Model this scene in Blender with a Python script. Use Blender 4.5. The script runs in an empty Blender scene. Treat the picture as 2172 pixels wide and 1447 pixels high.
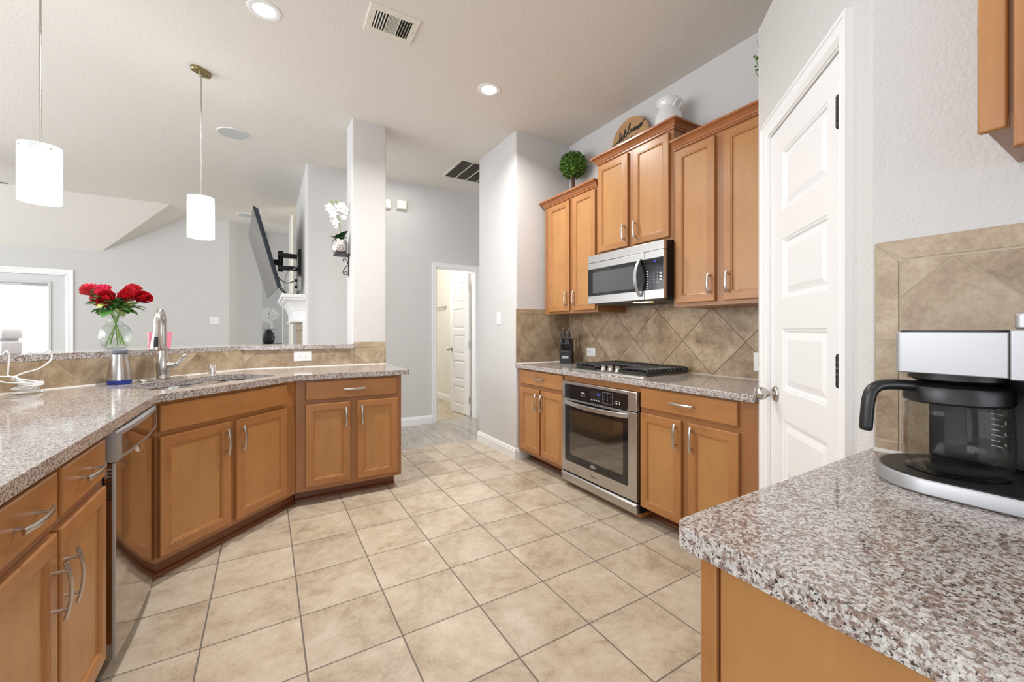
import bpy, bmesh, math, random
from mathutils import Vector, Matrix
rnd = random.Random(7)
R = math.radians
SC = bpy.context.scene
COL = SC.collection
PI = math.pi
Q = 0.70710678

# ------------------------------------------------------------------ camera
EYE = 1.2
cam_d = bpy.data.cameras.new('camera')
cam = bpy.data.objects.new('camera', cam_d); COL.objects.link(cam)
cam.location = (0, 0, EYE)
cam.rotation_euler = (R(90), 0, R(-31.654))
cam_d.sensor_width = 36.0
cam_d.lens = 876.68 / 2172 * 36.0
cam_d.shift_x = -(1104.35 - 1086) / 2172
cam_d.shift_y = -(723.5 - 701.3) / 2172
cam_d.clip_start = 0.02
SC.camera = cam

# ------------------------------------------------------------------ light
world = bpy.data.worlds.new('world'); SC.world = world; world.use_nodes = True
bg = world.node_tree.nodes['Background']
bg.inputs['Color'].default_value = (0.90, 0.945, 1.0, 1)
bg.inputs['Strength'].default_value = 1.25
def lamp(name, kind, loc, energy, size=0.1, color=(1, 1, 1), rot=(0, 0, 0), spread=None, size_y=None):
    d = bpy.data.lights.new(name, kind); d.energy = energy; d.color = color
    if kind == 'AREA':
        d.shape = 'DISK' if size_y is None else 'RECTANGLE'; d.size = size
        if size_y: d.size_y = size_y
        if spread: d.spread = spread
    else:
        d.shadow_soft_size = size
    o = bpy.data.objects.new(name, d); COL.objects.link(o); o.location = loc; o.rotation_euler = rot
    return o
# added area lamps standing in for daylight behind the camera and to the left
lamp('rear_daylight_fill', 'AREA', (0.1, -3.2, 1.7), 40, 2.4, (0.86, 0.91, 1.0), (R(90), 0, 0), size_y=2.2)
lamp('living_daylight_fill', 'AREA', (-4.6, 5.6, 1.6), 40, 4.0, (0.97, 0.98, 0.96), (R(90), 0, R(-90)), size_y=2.0)
lamp('range_wall_fill', 'AREA', (-4.2, 2.6, 1.9), 65, 2.6, (0.90, 0.94, 1.0), (R(90), 0, R(-94)), size_y=1.6)  # unseen lamp added to brighten the cabinets on the range wall
lamp('near_floor_fill', 'AREA', (0.05, 0.75, 3.045), 5, 0.14, (1.0, 0.985, 0.96))  # lamp without a fixture, added to lift the near floor
lamp('laundry_fill', 'POINT', (1.55, 6.1, 2.3), 34, 0.2, (1.0, 0.97, 0.90))  # added lamp that brightens the laundry and its open door leaf
lamp('hall_light', 'AREA', (1.3, 4.55, 3.03), 5, 0.3, (1.0, 0.98, 0.95))  # area lamp under the hall ceiling, no fixture modelled
SC.view_settings.view_transform = 'Standard'
SC.view_settings.look = 'None'
SC.view_settings.exposure = 0.45
SC.view_settings.gamma = 1.0
SC.view_settings.use_curve_mapping = False
SC.cycles.max_bounces = 10
SC.cycles.diffuse_bounces = 6
SC.cycles.transparent_max_bounces = 16
SC.cycles.caustics_reflective = False
SC.cycles.caustics_refractive = False
SC.cycles.sample_clamp_indirect = 6.0

# ------------------------------------------------------------------ node helpers
class NT:
    def __init__(s, name):
        s.m = bpy.data.materials.new(name); s.m.use_nodes = True
        s.t = s.m.node_tree; s.b = s.t.nodes['Principled BSDF']
    def n(s, typ, **kw):
        x = s.t.nodes.new(typ)
        for k, v in kw.items():
            if k.startswith('i_'):
                key = k[2:].replace('_', ' ')
                x.inputs[int(key) if key.isdigit() else key].default_value = v
            else: setattr(x, k, v)
        return x
    def l(s, a, b): s.t.links.new(a, b)
    def math(s, op, a, b=None, c=None):
        x = s.n('ShaderNodeMath', operation=op)
        for i, v in enumerate((a, b, c)):
            if v is None: continue
            if isinstance(v, (int, float)): x.inputs[i].default_value = v
            else: s.l(v, x.inputs[i])
        return x.outputs[0]
    def coord(s, kind='Object'): return s.n('ShaderNodeTexCoord').outputs[kind]
    def mapping(s, vec, scale=(1, 1, 1), loc=(0, 0, 0), rot=(0, 0, 0)):
        x = s.n('ShaderNodeMapping'); s.l(vec, x.inputs[0])
        x.inputs['Location'].default_value = loc; x.inputs['Rotation'].default_value = rot; x.inputs['Scale'].default_value = scale
        return x.outputs[0]
    def noise(s, vec, scale, detail=3, rough=0.55, dist=0.0):
        x = s.n('ShaderNodeTexNoise'); s.l(vec, x.inputs['Vector'])
        x.inputs['Scale'].default_value = scale; x.inputs['Detail'].default_value = detail
        x.inputs['Roughness'].default_value = rough; x.inputs['Distortion'].default_value = dist
        return x.outputs['Fac']
    def ramp(s, fac, stops):
        x = s.n('ShaderNodeValToRGB'); s.l(fac, x.inputs[0]); e = x.color_ramp.elements
        while len(e) < len(stops): e.new(0.5)
        for el, (p, c) in zip(e, stops):
            el.position = p; el.color = (*c, 1) if len(c) == 3 else c
        return x.outputs[0]
    def mix(s, fac, a, b, mode='MIX'):
        x = s.n('ShaderNodeMix', data_type='RGBA', blend_type=mode)
        for sock, v in ((x.inputs[0], fac), (x.inputs[6], a), (x.inputs[7], b)):
            if isinstance(v, (int, float)): sock.default_value = v
            elif isinstance(v, tuple): sock.default_value = (*v, 1)
            else: s.l(v, sock)
        return x.outputs[2]
    def bump(s, h, strength=0.2, dist=0.01):
        x = s.n('ShaderNodeBump'); x.inputs['Strength'].default_value = strength; x.inputs['Distance'].default_value = dist
        s.l(h, x.inputs['Height']); s.l(x.outputs[0], s.b.inputs['Normal'])
    def set(s, **kw):
        for k, v in kw.items():
            key = {'base': 'Base Color', 'rough': 'Roughness', 'metal': 'Metallic', 'ior': 'IOR', 'trans': 'Transmission Weight', 'spec': 'Specular IOR Level',
                   'coat': 'Coat Weight', 'coat_rough': 'Coat Roughness', 'ecol': 'Emission Color', 'estr': 'Emission Strength', 'alpha': 'Alpha', 'sss': 'Subsurface Weight'}[k]
            if isinstance(v, tuple): s.b.inputs[key].default_value = (*v, 1)
            elif isinstance(v, (int, float)): s.b.inputs[key].default_value = v
            else: s.l(v, s.b.inputs[key])
        return s
M = {}
def plain(name, base, rough=0.5, **kw):
    t = NT(name); t.set(base=base, rough=rough, **kw); M[name] = t.m; return t.m

def paint(name, base, scale=150, strength=0.25, rough=0.75):
    t = NT(name); c = t.coord()
    f = t.noise(c, scale, 2, 0.5)
    t.set(base=base, rough=rough, spec=0.3); t.bump(f, strength, 0.004); M[name] = t.m
paint('wall_paint', (0.63, 0.62, 0.61), 110, 0.6)
paint('hall_paint', (0.80, 0.78, 0.72), 130, 0.2)
paint('ceiling_paint', (0.735, 0.70, 0.652), 90, 0.42, 0.9)
plain('trim_white', (0.86, 0.86, 0.86), 0.35)
plain('door_white', (0.84, 0.845, 0.85), 0.38)
plain('white_plastic', (0.82, 0.82, 0.81), 0.35)
plain('cream_plastic', (0.74, 0.71, 0.62), 0.5)
plain('black_plastic', (0.012, 0.012, 0.013), 0.35)
plain('black_metal', (0.012, 0.012, 0.014), 0.4, metal=0.2)
plain('cast_iron', (0.016, 0.017, 0.02), 0.38)
plain('black_gloss', (0.008, 0.009, 0.012), 0.06, spec=0.7)
plain('dark_grey', (0.06, 0.06, 0.065), 0.5)
plain('handle_grey', (0.12, 0.12, 0.13), 0.4)
plain('grout', (0.52, 0.45, 0.34), 0.9)
plain('caulk', (0.62, 0.61, 0.58), 0.6)
plain('nickel', (0.53, 0.51, 0.48), 0.27, metal=1.0)
plain('chrome', (0.85, 0.85, 0.86), 0.06, metal=1.0)
plain('brass', (0.33, 0.26, 0.13), 0.35, metal=1.0)
plain('silver_plastic', (0.42, 0.42, 0.43), 0.38, metal=0.6)
plain('blue_band', (0.005, 0.03, 0.25), 0.3)
plain('grey_plastic', (0.17, 0.19, 0.22), 0.4)
plain('white_cord', (0.80, 0.80, 0.78), 0.45)
plain('ceramic_white', (0.80, 0.80, 0.79), 0.12, coat=0.5)
plain('mark_white', (0.75, 0.75, 0.78), 0.5)
plain('mark_black', (0.01, 0.01, 0.01), 0.6)
plain('led_blue', (0.02, 0.03, 0.3), 0.5, ecol=(0.05, 0.1, 1.0), estr=2.5)
plain('pink_glass', (0.85, 0.24, 0.36), 0.25)
plain('pink_pale', (0.9, 0.55, 0.6), 0.25)
plain('stem_green', (0.20, 0.34, 0.07), 0.5)
plain('pale_green', (0.36, 0.45, 0.10), 0.5)
plain('twig', (0.12, 0.06, 0.04), 0.7)
plain('speaker_grille', (0.52, 0.53, 0.52), 0.8)
plain('vent_dark', (0.015, 0.014, 0.013), 0.9)
plain('vent_filter', (0.12, 0.11, 0.095), 0.9)
plain('tv_bezel', (0.02, 0.028, 0.04), 0.2)
plain('tv_screen', (0.02, 0.02, 0.021), 0.16, spec=0.8)
plain('blind_white', (0.42, 0.40, 0.42), 0.6)
plain('patio_white', (0.64, 0.66, 0.65), 0.45)
plain('box_white', (0.60, 0.60, 0.61), 0.4)
plain('iron_grey', (0.06, 0.055, 0.06), 0.5, metal=0.5)
plain('foliage_dark', (0.012, 0.075, 0.012), 0.35)
plain('lamp_glow', (1, 1, 1), 0.5, ecol=(1.0, 0.99, 0.97), estr=9.0)
plain('hood_lamp', (1, 0.8, 0.4), 0.5, ecol=(1.0, 0.66, 0.25), estr=3.0)

def metal_brushed(name, base, rough, along):
    t = NT(name); c = t.coord()
    sc = [220, 220, 220]; sc[along] = 3
    f = t.noise(t.mapping(c, tuple(sc)), 1.0, 2, 0.6)
    rr = t.math('MULTIPLY_ADD', f, 0.03, rough - 0.015)
    t.set(base=base, metal=1.0, rough=rr); M[name] = t.m
metal_brushed('steel', (0.58, 0.575, 0.565), 0.33, 0)
metal_brushed('steel_sink', (0.60, 0.60, 0.60), 0.25, 0)
t = NT('steel_mirror'); t.set(base=(0.50, 0.46, 0.42), metal=1.0, rough=0.09); M['steel_mirror'] = t.m

# stained maple, grain along local z / x / y
def wood(name, base, dark, along, rough=0.36, blot=1.0):
    t = NT(name); c = t.coord(); oi = t.n('ShaderNodeObjectInfo').outputs['Random']
    cx = t.n('ShaderNodeVectorMath', operation='ADD'); t.l(c, cx.inputs[0])
    cb = t.n('ShaderNodeCombineXYZ'); k = t.math('MULTIPLY', oi, 37.0); t.l(k, cb.inputs[0]); t.l(k, cb.inputs[1]); t.l(k, cb.inputs[2])
    t.l(cb.outputs[0], cx.inputs[1]); v = cx.outputs[0]
    sc = [11.0, 11.0, 11.0]; sc[along] = 1.3
    g = t.noise(t.mapping(v, tuple(sc)), 1.6, 4, 0.6, 0.4)
    sc2 = [160.0, 160.0, 160.0]; sc2[along] = 5
    g2 = t.noise(t.mapping(v, tuple(sc2)), 1.0, 2, 0.5)
    bl = t.noise(v, 5.5, 3, 0.6)
    f = t.math('ADD', t.math('MULTIPLY', g, 0.5), t.math('MULTIPLY', bl, 0.5 * blot))
    mid = tuple((a * 0.6 + b * 0.4) for a, b in zip(base, dark))
    colr = t.ramp(f, [(0.26, dark), (0.44, mid), (0.62, base)])
    colr = t.mix(t.math('MULTIPLY', g2, 0.16), colr, tuple(x * 0.5 for x in dark))
    t.set(base=colr, rough=t.math('MULTIPLY_ADD', g2, 0.12, rough - 0.05), coat=0.25, coat_rough=0.25)
    t.bump(g2, 0.04, 0.001); M[name] = t.m
WB, WD = (0.45, 0.203, 0.064), (0.315, 0.125, 0.036)
wood('wood_v', WB, WD, 2); wood('wood_h', WB, WD, 0)
wood('wood_panel', (0.48, 0.237, 0.078), (0.385, 0.176, 0.053), 2)
wood('wood_frame', (0.365, 0.160, 0.055), (0.265, 0.104, 0.034), 2)
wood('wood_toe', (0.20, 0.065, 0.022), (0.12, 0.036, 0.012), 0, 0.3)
wood('wood_crown', (0.40, 0.145, 0.046), (0.28, 0.09, 0.027), 1, 0.32)
wood('wood_sign', (0.56, 0.33, 0.155), (0.38, 0.19, 0.08), 0, 0.55)

# granite
def granite():
    t = NT('granite'); c = t.coord()
    def shifted(k): return t.mapping(c, (1, 1, 1), (k, k * 1.7, k * .3))
    a = t.noise(shifted(0), 150, 3, 0.6, 0.3)
    b = t.noise(shifted(2.3), 135, 3, 0.6, 0.3)
    d = t.noise(shifted(5.1), 210, 3, 0.65, 0.4)
    e = t.noise(shifted(8.4), 260, 2, 0.6)
    big = t.noise(shifted(1.1), 9, 3, 0.6)
    base = t.ramp(e, [(0.34, (0.40, 0.37, 0.36)), (0.5, (0.54, 0.52, 0.505)), (0.64, (0.69, 0.675, 0.65))])
    br = t.ramp(a, [(0.35, (0.17, 0.12, 0.10)), (0.65, (0.38, 0.29, 0.25))])
    m1 = t.ramp(t.math('MULTIPLY_ADD', big, 0.16, t.math('SUBTRACT', b, 0.08)), [(0.50, (0, 0, 0)), (0.545, (1, 1, 1))])
    col = t.mix(m1, base, br)
    m2 = t.ramp(d, [(0.57, (0, 0, 0)), (0.61, (1, 1, 1))])
    col = t.mix(m2, col, t.ramp(e, [(0.35, (0.018, 0.018, 0.022)), (0.65, (0.075, 0.065, 0.065))]))
    t.set(base=col, rough=0.10, spec=0.5, coat=0.2, coat_rough=0.05); M['granite'] = t.m
granite()

# tile materials: grid in object coordinates
def tile(name, size, ox, oy, axes=(0, 1), diag=False, base=(0.52, 0.435, 0.33), lo=(0.37, 0.29, 0.205), hi=(0.64, 0.565, 0.455), grout=(0.17, 0.145, 0.12),
         gw=0.006, rough=0.3, nscale=5.0, size2=None, bond=0.0, streak=None, vein=0.10):
    t = NT(name); c = t.coord()
    sp = t.n('ShaderNodeSeparateXYZ'); t.l(c, sp.inputs[0])
    u = t.math('SUBTRACT', sp.outputs[axes[0]], ox); v = t.math('SUBTRACT', sp.outputs[axes[1]], oy)
    if diag:
        u, v = t.math('MULTIPLY', t.math('ADD', u, v), Q), t.math('MULTIPLY', t.math('SUBTRACT', v, u), Q)
    s2 = size2 or size
    us = t.math('DIVIDE', u, size)
    iu = t.math('FLOOR', us)
    vs = t.math('DIVIDE', v, s2)
    if bond: vs = t.math('ADD', vs, t.math('MULTIPLY', iu, bond))
    iv = t.math('FLOOR', vs)
    def edge(x, s): # distance from nearest line in metres
        return t.math('MULTIPLY', t.math('PINGPONG', x, 0.5), s)
    d = t.math('MINIMUM', edge(us, size), edge(vs, s2))
    isg = t.math('LESS_THAN', d, gw / 2)
    cb = t.n('ShaderNodeCombineXYZ'); t.l(iu, cb.inputs[0]); t.l(iv, cb.inputs[1])
    wn = t.n('ShaderNodeTexWhiteNoise'); t.l(cb.outputs[0], wn.inputs['Vector'])
    off = t.n('ShaderNodeVectorMath', operation='MULTIPLY_ADD'); t.l(wn.outputs['Color'], off.inputs[0]); off.inputs[1].default_value = (9, 9, 9); t.l(c, off.inputs[2])
    vv = off.outputs[0]
    if streak: vv = t.mapping(vv, streak)
    n1 = t.noise(vv, nscale, 6, 0.68, 0.5)
    n2 = t.noise(vv, nscale * 4.5, 4, 0.7)
    n3 = t.noise(vv, nscale * 30, 2, 0.6)
    f = t.math('ADD', t.math('ADD', t.math('MULTIPLY', n1, 0.6), t.math('MULTIPLY', n2, 0.28)), t.math('MULTIPLY', n3, 0.12))
    colr = t.ramp(f, [(0.36, lo), (0.49, base), (0.62, hi)])
    vn = t.noise(vv, nscale * 0.9, 5, 0.62, 0.8)
    vl = t.math('LESS_THAN', t.math('ABSOLUTE', t.math('SUBTRACT', vn, 0.5)), 0.004)
    colr = t.mix(t.math('MULTIPLY', vl, vein), colr, tuple(x * 0.45 for x in lo))
    tone = t.math('MULTIPLY_ADD', wn.outputs['Value'], 0.10, 0.95)
    tc = t.n('ShaderNodeVectorMath', operation='SCALE'); t.l(colr, tc.inputs[0]); t.l(tone, tc.inputs['Scale'])
    fin = t.mix(isg, tc.outputs[0], grout)
    t.set(base=fin, rough=t.math('MULTIPLY_ADD', isg, 0.5, rough), spec=0.4)
    h = t.math('MINIMUM', t.math('MULTIPLY', d, 250), 1.0)
    t.bump(t.math('ADD', h, t.math('MULTIPLY', n2, 0.12)), 0.25, 0.003)
    M[name] = t.m
S_T = 0.3345
tile('floor_tile', S_T, -0.2107, 0.289, nscale=3.2, rough=0.27)
tile('plank_tile', 0.17, 0.02, 0.1, size2=0.62, bond=0.37, base=(0.42, 0.385, 0.34), lo=(0.31, 0.28, 0.24), hi=(0.53, 0.49, 0.44), grout=(0.16, 0.14, 0.12), gw=0.004, rough=0.22, nscale=3.0, streak=(9, 1, 1), vein=0.1)
SB = dict(base=(0.385, 0.29, 0.19), lo=(0.21, 0.14, 0.08), hi=(0.53, 0.43, 0.31), rough=0.38)
# ------------------------------------------------------------------ mesh helper
class MB:
    def __init__(s): s.v = []; s.f = []; s.mi = []
    def add(s, vs, fs, mi=0):
        b = len(s.v); s.v += [tuple(map(float, p)) for p in vs]
        for f in fs: s.f.append([b + i for i in f]); s.mi.append(mi)
        return s
    def box(s, x0, x1, y0, y1, z0, z1, mi=0):
        return s.add([(x0, y0, z0), (x1, y0, z0), (x1, y1, z0), (x0, y1, z0), (x0, y0, z1), (x1, y0, z1), (x1, y1, z1), (x0, y1, z1)],
                     [(0, 3, 2, 1), (4, 5, 6, 7), (0, 1, 5, 4), (1, 2, 6, 5), (2, 3, 7, 6), (3, 0, 4, 7)], mi)
    def loops(s, ls, closed=True, cap0=True, cap1=True, mi=0):
        n = len(ls[0]); vs = [p for l in ls for p in l]; fs = []
        for k in range(len(ls) - 1):
            for i in range(n if closed else n - 1):
                j = (i + 1) % n; fs.append((k * n + i, k * n + j, (k + 1) * n + j, (k + 1) * n + i))
        if cap0: fs.append(tuple(range(n))[::-1])
        if cap1: fs.append(tuple((len(ls) - 1) * n + i for i in range(n)))
        return s.add(vs, fs, mi)
    def prism(s, poly, z0, z1, mi=0): return s.loops([[(x, y, z0) for x, y in poly], [(x, y, z1) for x, y in poly]], mi=mi)
    def extrude(s, prof, fn, a0, a1, mi=0): # profile of 2D points, fn(p, q, a) -> xyz
        return s.loops([[fn(p, q, a0) for p, q in prof], [fn(p, q, a1) for p, q in prof]], mi=mi)
    def lathe(s, prof, c=(0, 0, 0), n=32, mi=0, cap=True, axis=2):
        ls = []
        for r, z in prof:
            l = []
            for i in range(n):
                a = 2 * PI * i / n; x, y = r * math.cos(a), r * math.sin(a)
                l.append({2: (c[0] + x, c[1] + y, c[2] + z), 1: (c[0] + x, c[1] + z, c[2] - y), 0: (c[0] + z, c[1] + x, c[2] + y)}[axis])
            ls.append(l)
        return s.loops(ls, cap0=cap, cap1=cap, mi=mi)
    def cyl(s, p0, p1, r, n=16, r1=None, mi=0): return s.tube([p0, p1], [r, r if r1 is None else r1], n, mi=mi)
    def tube(s, path, r, n=10, mi=0, flat=None, cap=True, up=None):
        P = [Vector(p) for p in path]; k = len(P); rr = r if isinstance(r, (list, tuple)) else [r] * k
        ls = []; ref = Vector(up) if up else None
        for i in range(k):
            d = (P[min(i + 1, k - 1)] - P[max(i - 1, 0)])
            if d.length < 1e-9: d = Vector((0, 0, 1))
            d.normalize()
            if ref is None: ref = Vector((0, 0, 1)) if abs(d.z) < 0.9 else Vector((1, 0, 0))
            u = ref - d * ref.dot(d)
            if u.length < 1e-6: u = d.orthogonal()
            u.normalize()
            if not up: ref = u
            w = d.cross(u); fx = flat or (1, 1)
            ls.append([P[i] + u * (math.cos(2 * PI * j / n) * rr[i] * fx[0]) + w * (math.sin(2 * PI * j / n) * rr[i] * fx[1]) for j in range(n)])
        return s.loops(ls, cap0=cap, cap1=cap, mi=mi)
    def ball(s, c, r, n=14, m=9, sc=(1, 1, 1), mi=0):
        return s.loops([[(c[0] + sc[0] * r * math.sin(PI * k / m) * math.cos(2 * PI * i / n), c[1] + sc[1] * r * math.sin(PI * k / m) * math.sin(2 * PI * i / n), c[2] - sc[2] * r * math.cos(PI * k / m))
                         for i in range(n)] for k in range(1, m)], mi=mi)
    def xf(s, mtx, start=0):
        s.v = s.v[:start] + [tuple(mtx @ Vector(p)) for p in s.v[start:]]; return s
    def build(s, name, mat, parent=None, smooth=None, bevel=None, seg=2, recalc=True):
        me = bpy.data.meshes.new(name); me.from_pydata(s.v, [], s.f)
        mats = mat if isinstance(mat, (list, tuple)) else [mat]
        for m in mats: me.materials.append(M[m])
        for p, i in zip(me.polygons, s.mi): p.material_index = i
        if recalc:
            bm = bmesh.new(); bm.from_mesh(me); bmesh.ops.recalc_face_normals(bm, faces=bm.faces); bm.to_mesh(me); bm.free()
        if smooth:
            me.shade_smooth(); me.set_sharp_from_angle(angle=R(smooth))
        o = bpy.data.objects.new(name, me); COL.objects.link(o)
        if parent: o.parent = parent
        if bevel:
            b = o.modifiers.new('bevel', 'BEVEL'); b.width = bevel; b.segments = seg; b.limit_method = 'ANGLE'; b.angle_limit = R(35); b.harden_normals = False
            me.shade_smooth(); me.set_sharp_from_angle(angle=R(42))
        return o
def tag(o, label=None, cat=None, group=None, kind=None):
    if label: o['label'] = label
    if cat: o['category'] = cat
    if group: o['group'] = group
    if kind: o['kind'] = kind
    return o
def thing(name, label, cat, loc=(0, 0, 0), rz=0, group=None):
    o = bpy.data.objects.new(name, None); COL.objects.link(o); o.empty_display_size = 0.05
    o.location = loc; o.rotation_euler = (0, 0, R(rz)); return tag(o, label, cat, group)
def struct(o): o['kind'] = 'structure'; return o
def lab(o, l): o['label'] = l; return o
def copy_tree(o, parent=None, loc=None, rz=None):
    c = o.copy(); COL.objects.link(c)
    if parent: c.parent = parent
    if loc: c.location = loc
    if rz is not None: c.rotation_euler = (0, 0, R(rz))
    for ch in list(o.children): copy_tree(ch, c)
    return c
def at_y(u, v, Y): # world point on the plane y = Y seen at a photo position (2172 wide)
    a = (u - 1104.35) / 876.68; b = (701.3 - v) / 876.68; S, C = math.sin(R(31.654)), math.cos(R(31.654))
    d = Y / (C - a * S); return ((S + a * C) * d, Y, EYE + b * d)
def arc(cx, cy, r, a0, a1, n): return [(cx + r * math.cos(R(a0 + (a1 - a0) * i / n)), cy + r * math.sin(R(a0 + (a1 - a0) * i / n))) for i in range(n + 1)]
def rrect(x0, x1, y0, y1, r, n=5):
    return arc(x1 - r, y0 + r, r, -90, 0, n) + arc(x1 - r, y1 - r, r, 0, 90, n) + arc(x0 + r, y1 - r, r, 90, 180, n) + arc(x0 + r, y0 + r, r, 180, 270, n)
def round_poly(pts, rad, n=4):
    out = []; k = len(pts)
    for i in range(k):
        p, a, b = Vector(pts[i]), Vector(pts[i - 1]), Vector(pts[(i + 1) % k]); r = rad[i] if isinstance(rad, (list, tuple)) else rad
        if not r: out.append(tuple(p)); continue
        u, w = (a - p).normalized(), (b - p).normalized()
        for j in range(n + 1):
            t = j / n; q = p + u * r * (1 - t) ** 2 + w * r * t ** 2; out.append(tuple(q))
    return out
def slab(name, outer, holes, z0, z1, mat, parent=None, bevel=0.005):
    bm = bmesh.new(); edges = []
    for lp in [outer] + holes:
        vs = [bm.verts.new((x, y, z0)) for x, y in lp]
        edges += [bm.edges.new((vs[i], vs[(i + 1) % len(vs)])) for i in range(len(vs))]
    bmesh.ops.triangle_fill(bm, use_beauty=True, use_dissolve=False, edges=edges)
    r = bmesh.ops.extrude_face_region(bm, geom=list(bm.faces))
    bmesh.ops.translate(bm, verts=[g for g in r['geom'] if isinstance(g, bmesh.types.BMVert)], vec=(0, 0, z1 - z0))
    bmesh.ops.recalc_face_normals(bm, faces=bm.faces)
    me = bpy.data.meshes.new(name); bm.to_mesh(me); bm.free(); me.materials.append(M[mat])
    o = bpy.data.objects.new(name, me); COL.objects.link(o)
    if parent: o.parent = parent
    if bevel:
        b = o.modifiers.new('bevel', 'BEVEL'); b.width = bevel; b.segments = 3; b.limit_method = 'ANGLE'; b.angle_limit = R(50)
        me.shade_smooth(); me.set_sharp_from_angle(angle=R(42))
    return o
def text_mb(s, size, fn, extrude=0.0004, mb=None, mi=0, align='CENTER', shear=0.0):
    cu = bpy.data.curves.new('lettering', 'FONT'); cu.body = s; cu.size = size; cu.align_x = align; cu.align_y = 'CENTER'; cu.shear = shear
    o = bpy.data.objects.new('lettering', cu); COL.objects.link(o); dg = bpy.context.evaluated_depsgraph_get(); me = o.evaluated_get(dg).to_mesh()
    vs = [tuple(v.co) for v in me.vertices]; fs = [tuple(p.vertices) for p in me.polygons]
    mb = mb or MB(); mb.add([fn(x, y) for x, y, z in vs], fs, mi)
    o.evaluated_get(dg).to_mesh_clear(); bpy.data.objects.remove(o); bpy.data.curves.remove(cu); return mb

# ------------------------------------------------------------------ the room
CEIL = 3.06
def sbox(name, x0, x1, y0, y1, z0, z1, mat='wall_paint', bevel=None, parent=None):
    return struct(MB().box(x0, x1, y0, y1, z0, z1).build(name, mat, parent, bevel=bevel, seg=4))
floor = struct(MB().add([(-2.4, -3.4, 0), (3.2, -3.4, 0), (3.2, 4.14, 0), (-2.4, 4.14, 0)], [(0, 1, 2, 3)]).build('floor', 'floor_tile', recalc=False))
struct(MB().add([(-5, 4.14, 0), (3.9, 4.14, 0), (3.9, 5.30, 0), (-5, 5.30, 0)], [(0, 1, 2, 3)]).build('floor_hall', 'plank_tile', recalc=False))
struct(MB().add([(-5, 5.30, 0), (0.5, 5.30, 0), (0.5, 10.6, 0), (-5, 10.6, 0)], [(0, 1, 2, 3)]).build('floor_living', 'plank_tile', recalc=False))
struct(MB().add([(0.5, 5.30, 0), (3.9, 5.30, 0), (3.9, 8.6, 0), (0.5, 8.6, 0)], [(0, 1, 2, 3)]).build('floor_laundry', 'floor_tile', recalc=False))
# ceiling: flat, with a sloped strip down to the low back wall of the living room
P0, AP, P2 = (-2.09, 8.55, 2.385), (-1.2, 7.89, CEIL), (-1.07, 8.55, CEIL)
cl = MB()
cl.add([(-5, -3.4, CEIL), (3.9, -3.4, CEIL), (3.9, 7.89, CEIL), (-1.2, 7.89, CEIL), (-5, 7.89, CEIL)], [(0, 1, 2, 3, 4)])
cl.add([(-1.2, 7.89, CEIL), (3.9, 7.89, CEIL), (3.9, 10.6, CEIL), (-1.07, 10.6, CEIL), (-1.07, 8.55, CEIL)], [(0, 1, 2, 3, 4)])
cl.add([(-5, 7.89, CEIL), AP, P0, (-5, 8.55, 2.385)], [(0, 1, 2, 3)])
cl.add([AP, P2, P0], [(0, 1, 2)])
ceiling = struct(cl.build('ceiling', 'ceiling_paint', recalc=False))

sbox('wall_range', 2.61, 2.75, -3.4, 3.32, 0, CEIL)
struct(MB().prism(round_poly([(1.98, 3.30), (2.74, 3.30), (2.74, 4.08), (1.98, 4.08)], [0.022, 0, 0, 0.022]), 0, CEIL).build('wall_nib', 'wall_paint', smooth=40))
# hall wall with the laundry door opening
HX0, HX1, HZ = 1.885, 2.465, 2.035
hw = MB().box(0.50, HX0, 5.17, 5.29, 0, CEIL).box(HX1, 3.9, 5.17, 5.29, 0, CEIL).box(HX0, HX1, 5.17, 5.29, HZ, CEIL)
struct(hw.build('wall_hall', 'wall_paint'))
sbox('wall_hall_end', 3.8, 3.9, 3.3, 5.17, 0, CEIL)
sbox('wall_laundry_right', 2.63, 2.75, 5.29, 8.5, 0, CEIL, 'hall_paint')
sbox('wall_laundry_back', 0.5, 2.75, 7.9, 8.0, 0, CEIL, 'hall_paint')
# fireplace wall in the living room
struct(MB().prism(round_poly([(0.385, 5.17), (0.50, 5.17), (0.50, 6.95), (0.385, 6.95)], [0.02, 0, 0, 0.02]), 0, CEIL).build('wall_fireplace', 'wall_paint', smooth=40))
# living room back wall with the patio door opening
DX0, DX1, DZ = -3.33, -2.44, 2.03
bw = MB().box(-5, DX0, 8.55, 8.67, 0, 2.385).box(DX1, -2.09, 8.55, 8.67, 0, 2.385).box(DX0, DX1, 8.55, 8.67, DZ, 2.385)
bw.extrude([(-2.09, 0), (-0.534, 0), (-0.534, CEIL), (-1.07, CEIL), (-2.09, 2.385)], lambda p, q, a: (p, a, q), 8.55, 8.67)
struct(bw.build('wall_back', 'wall_paint'))
# diagonal return and niche beyond it
struct(MB().prism([(-0.534, 8.55), (-0.06, 9.024), (-0.14, 9.10), (-0.614, 8.63)], 0, CEIL).build('wall_niche_side', 'wall_paint'))
nb = MB().box(-0.14, 0.30, 9.95, 10.05, 0, CEIL).box(0.30, 1.3, 9.6, 9.7, 0, CEIL)
struct(nb.build('wall_niche_back', 'wall_paint'))
sbox('wall_niche_header', -0.14, 0.5, 9.2, 9.3, 2.05, CEIL)
sbox('trim_niche', 0.345, 0.374, 7.6, 8.4, 0, CEIL, 'hall_paint')
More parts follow.
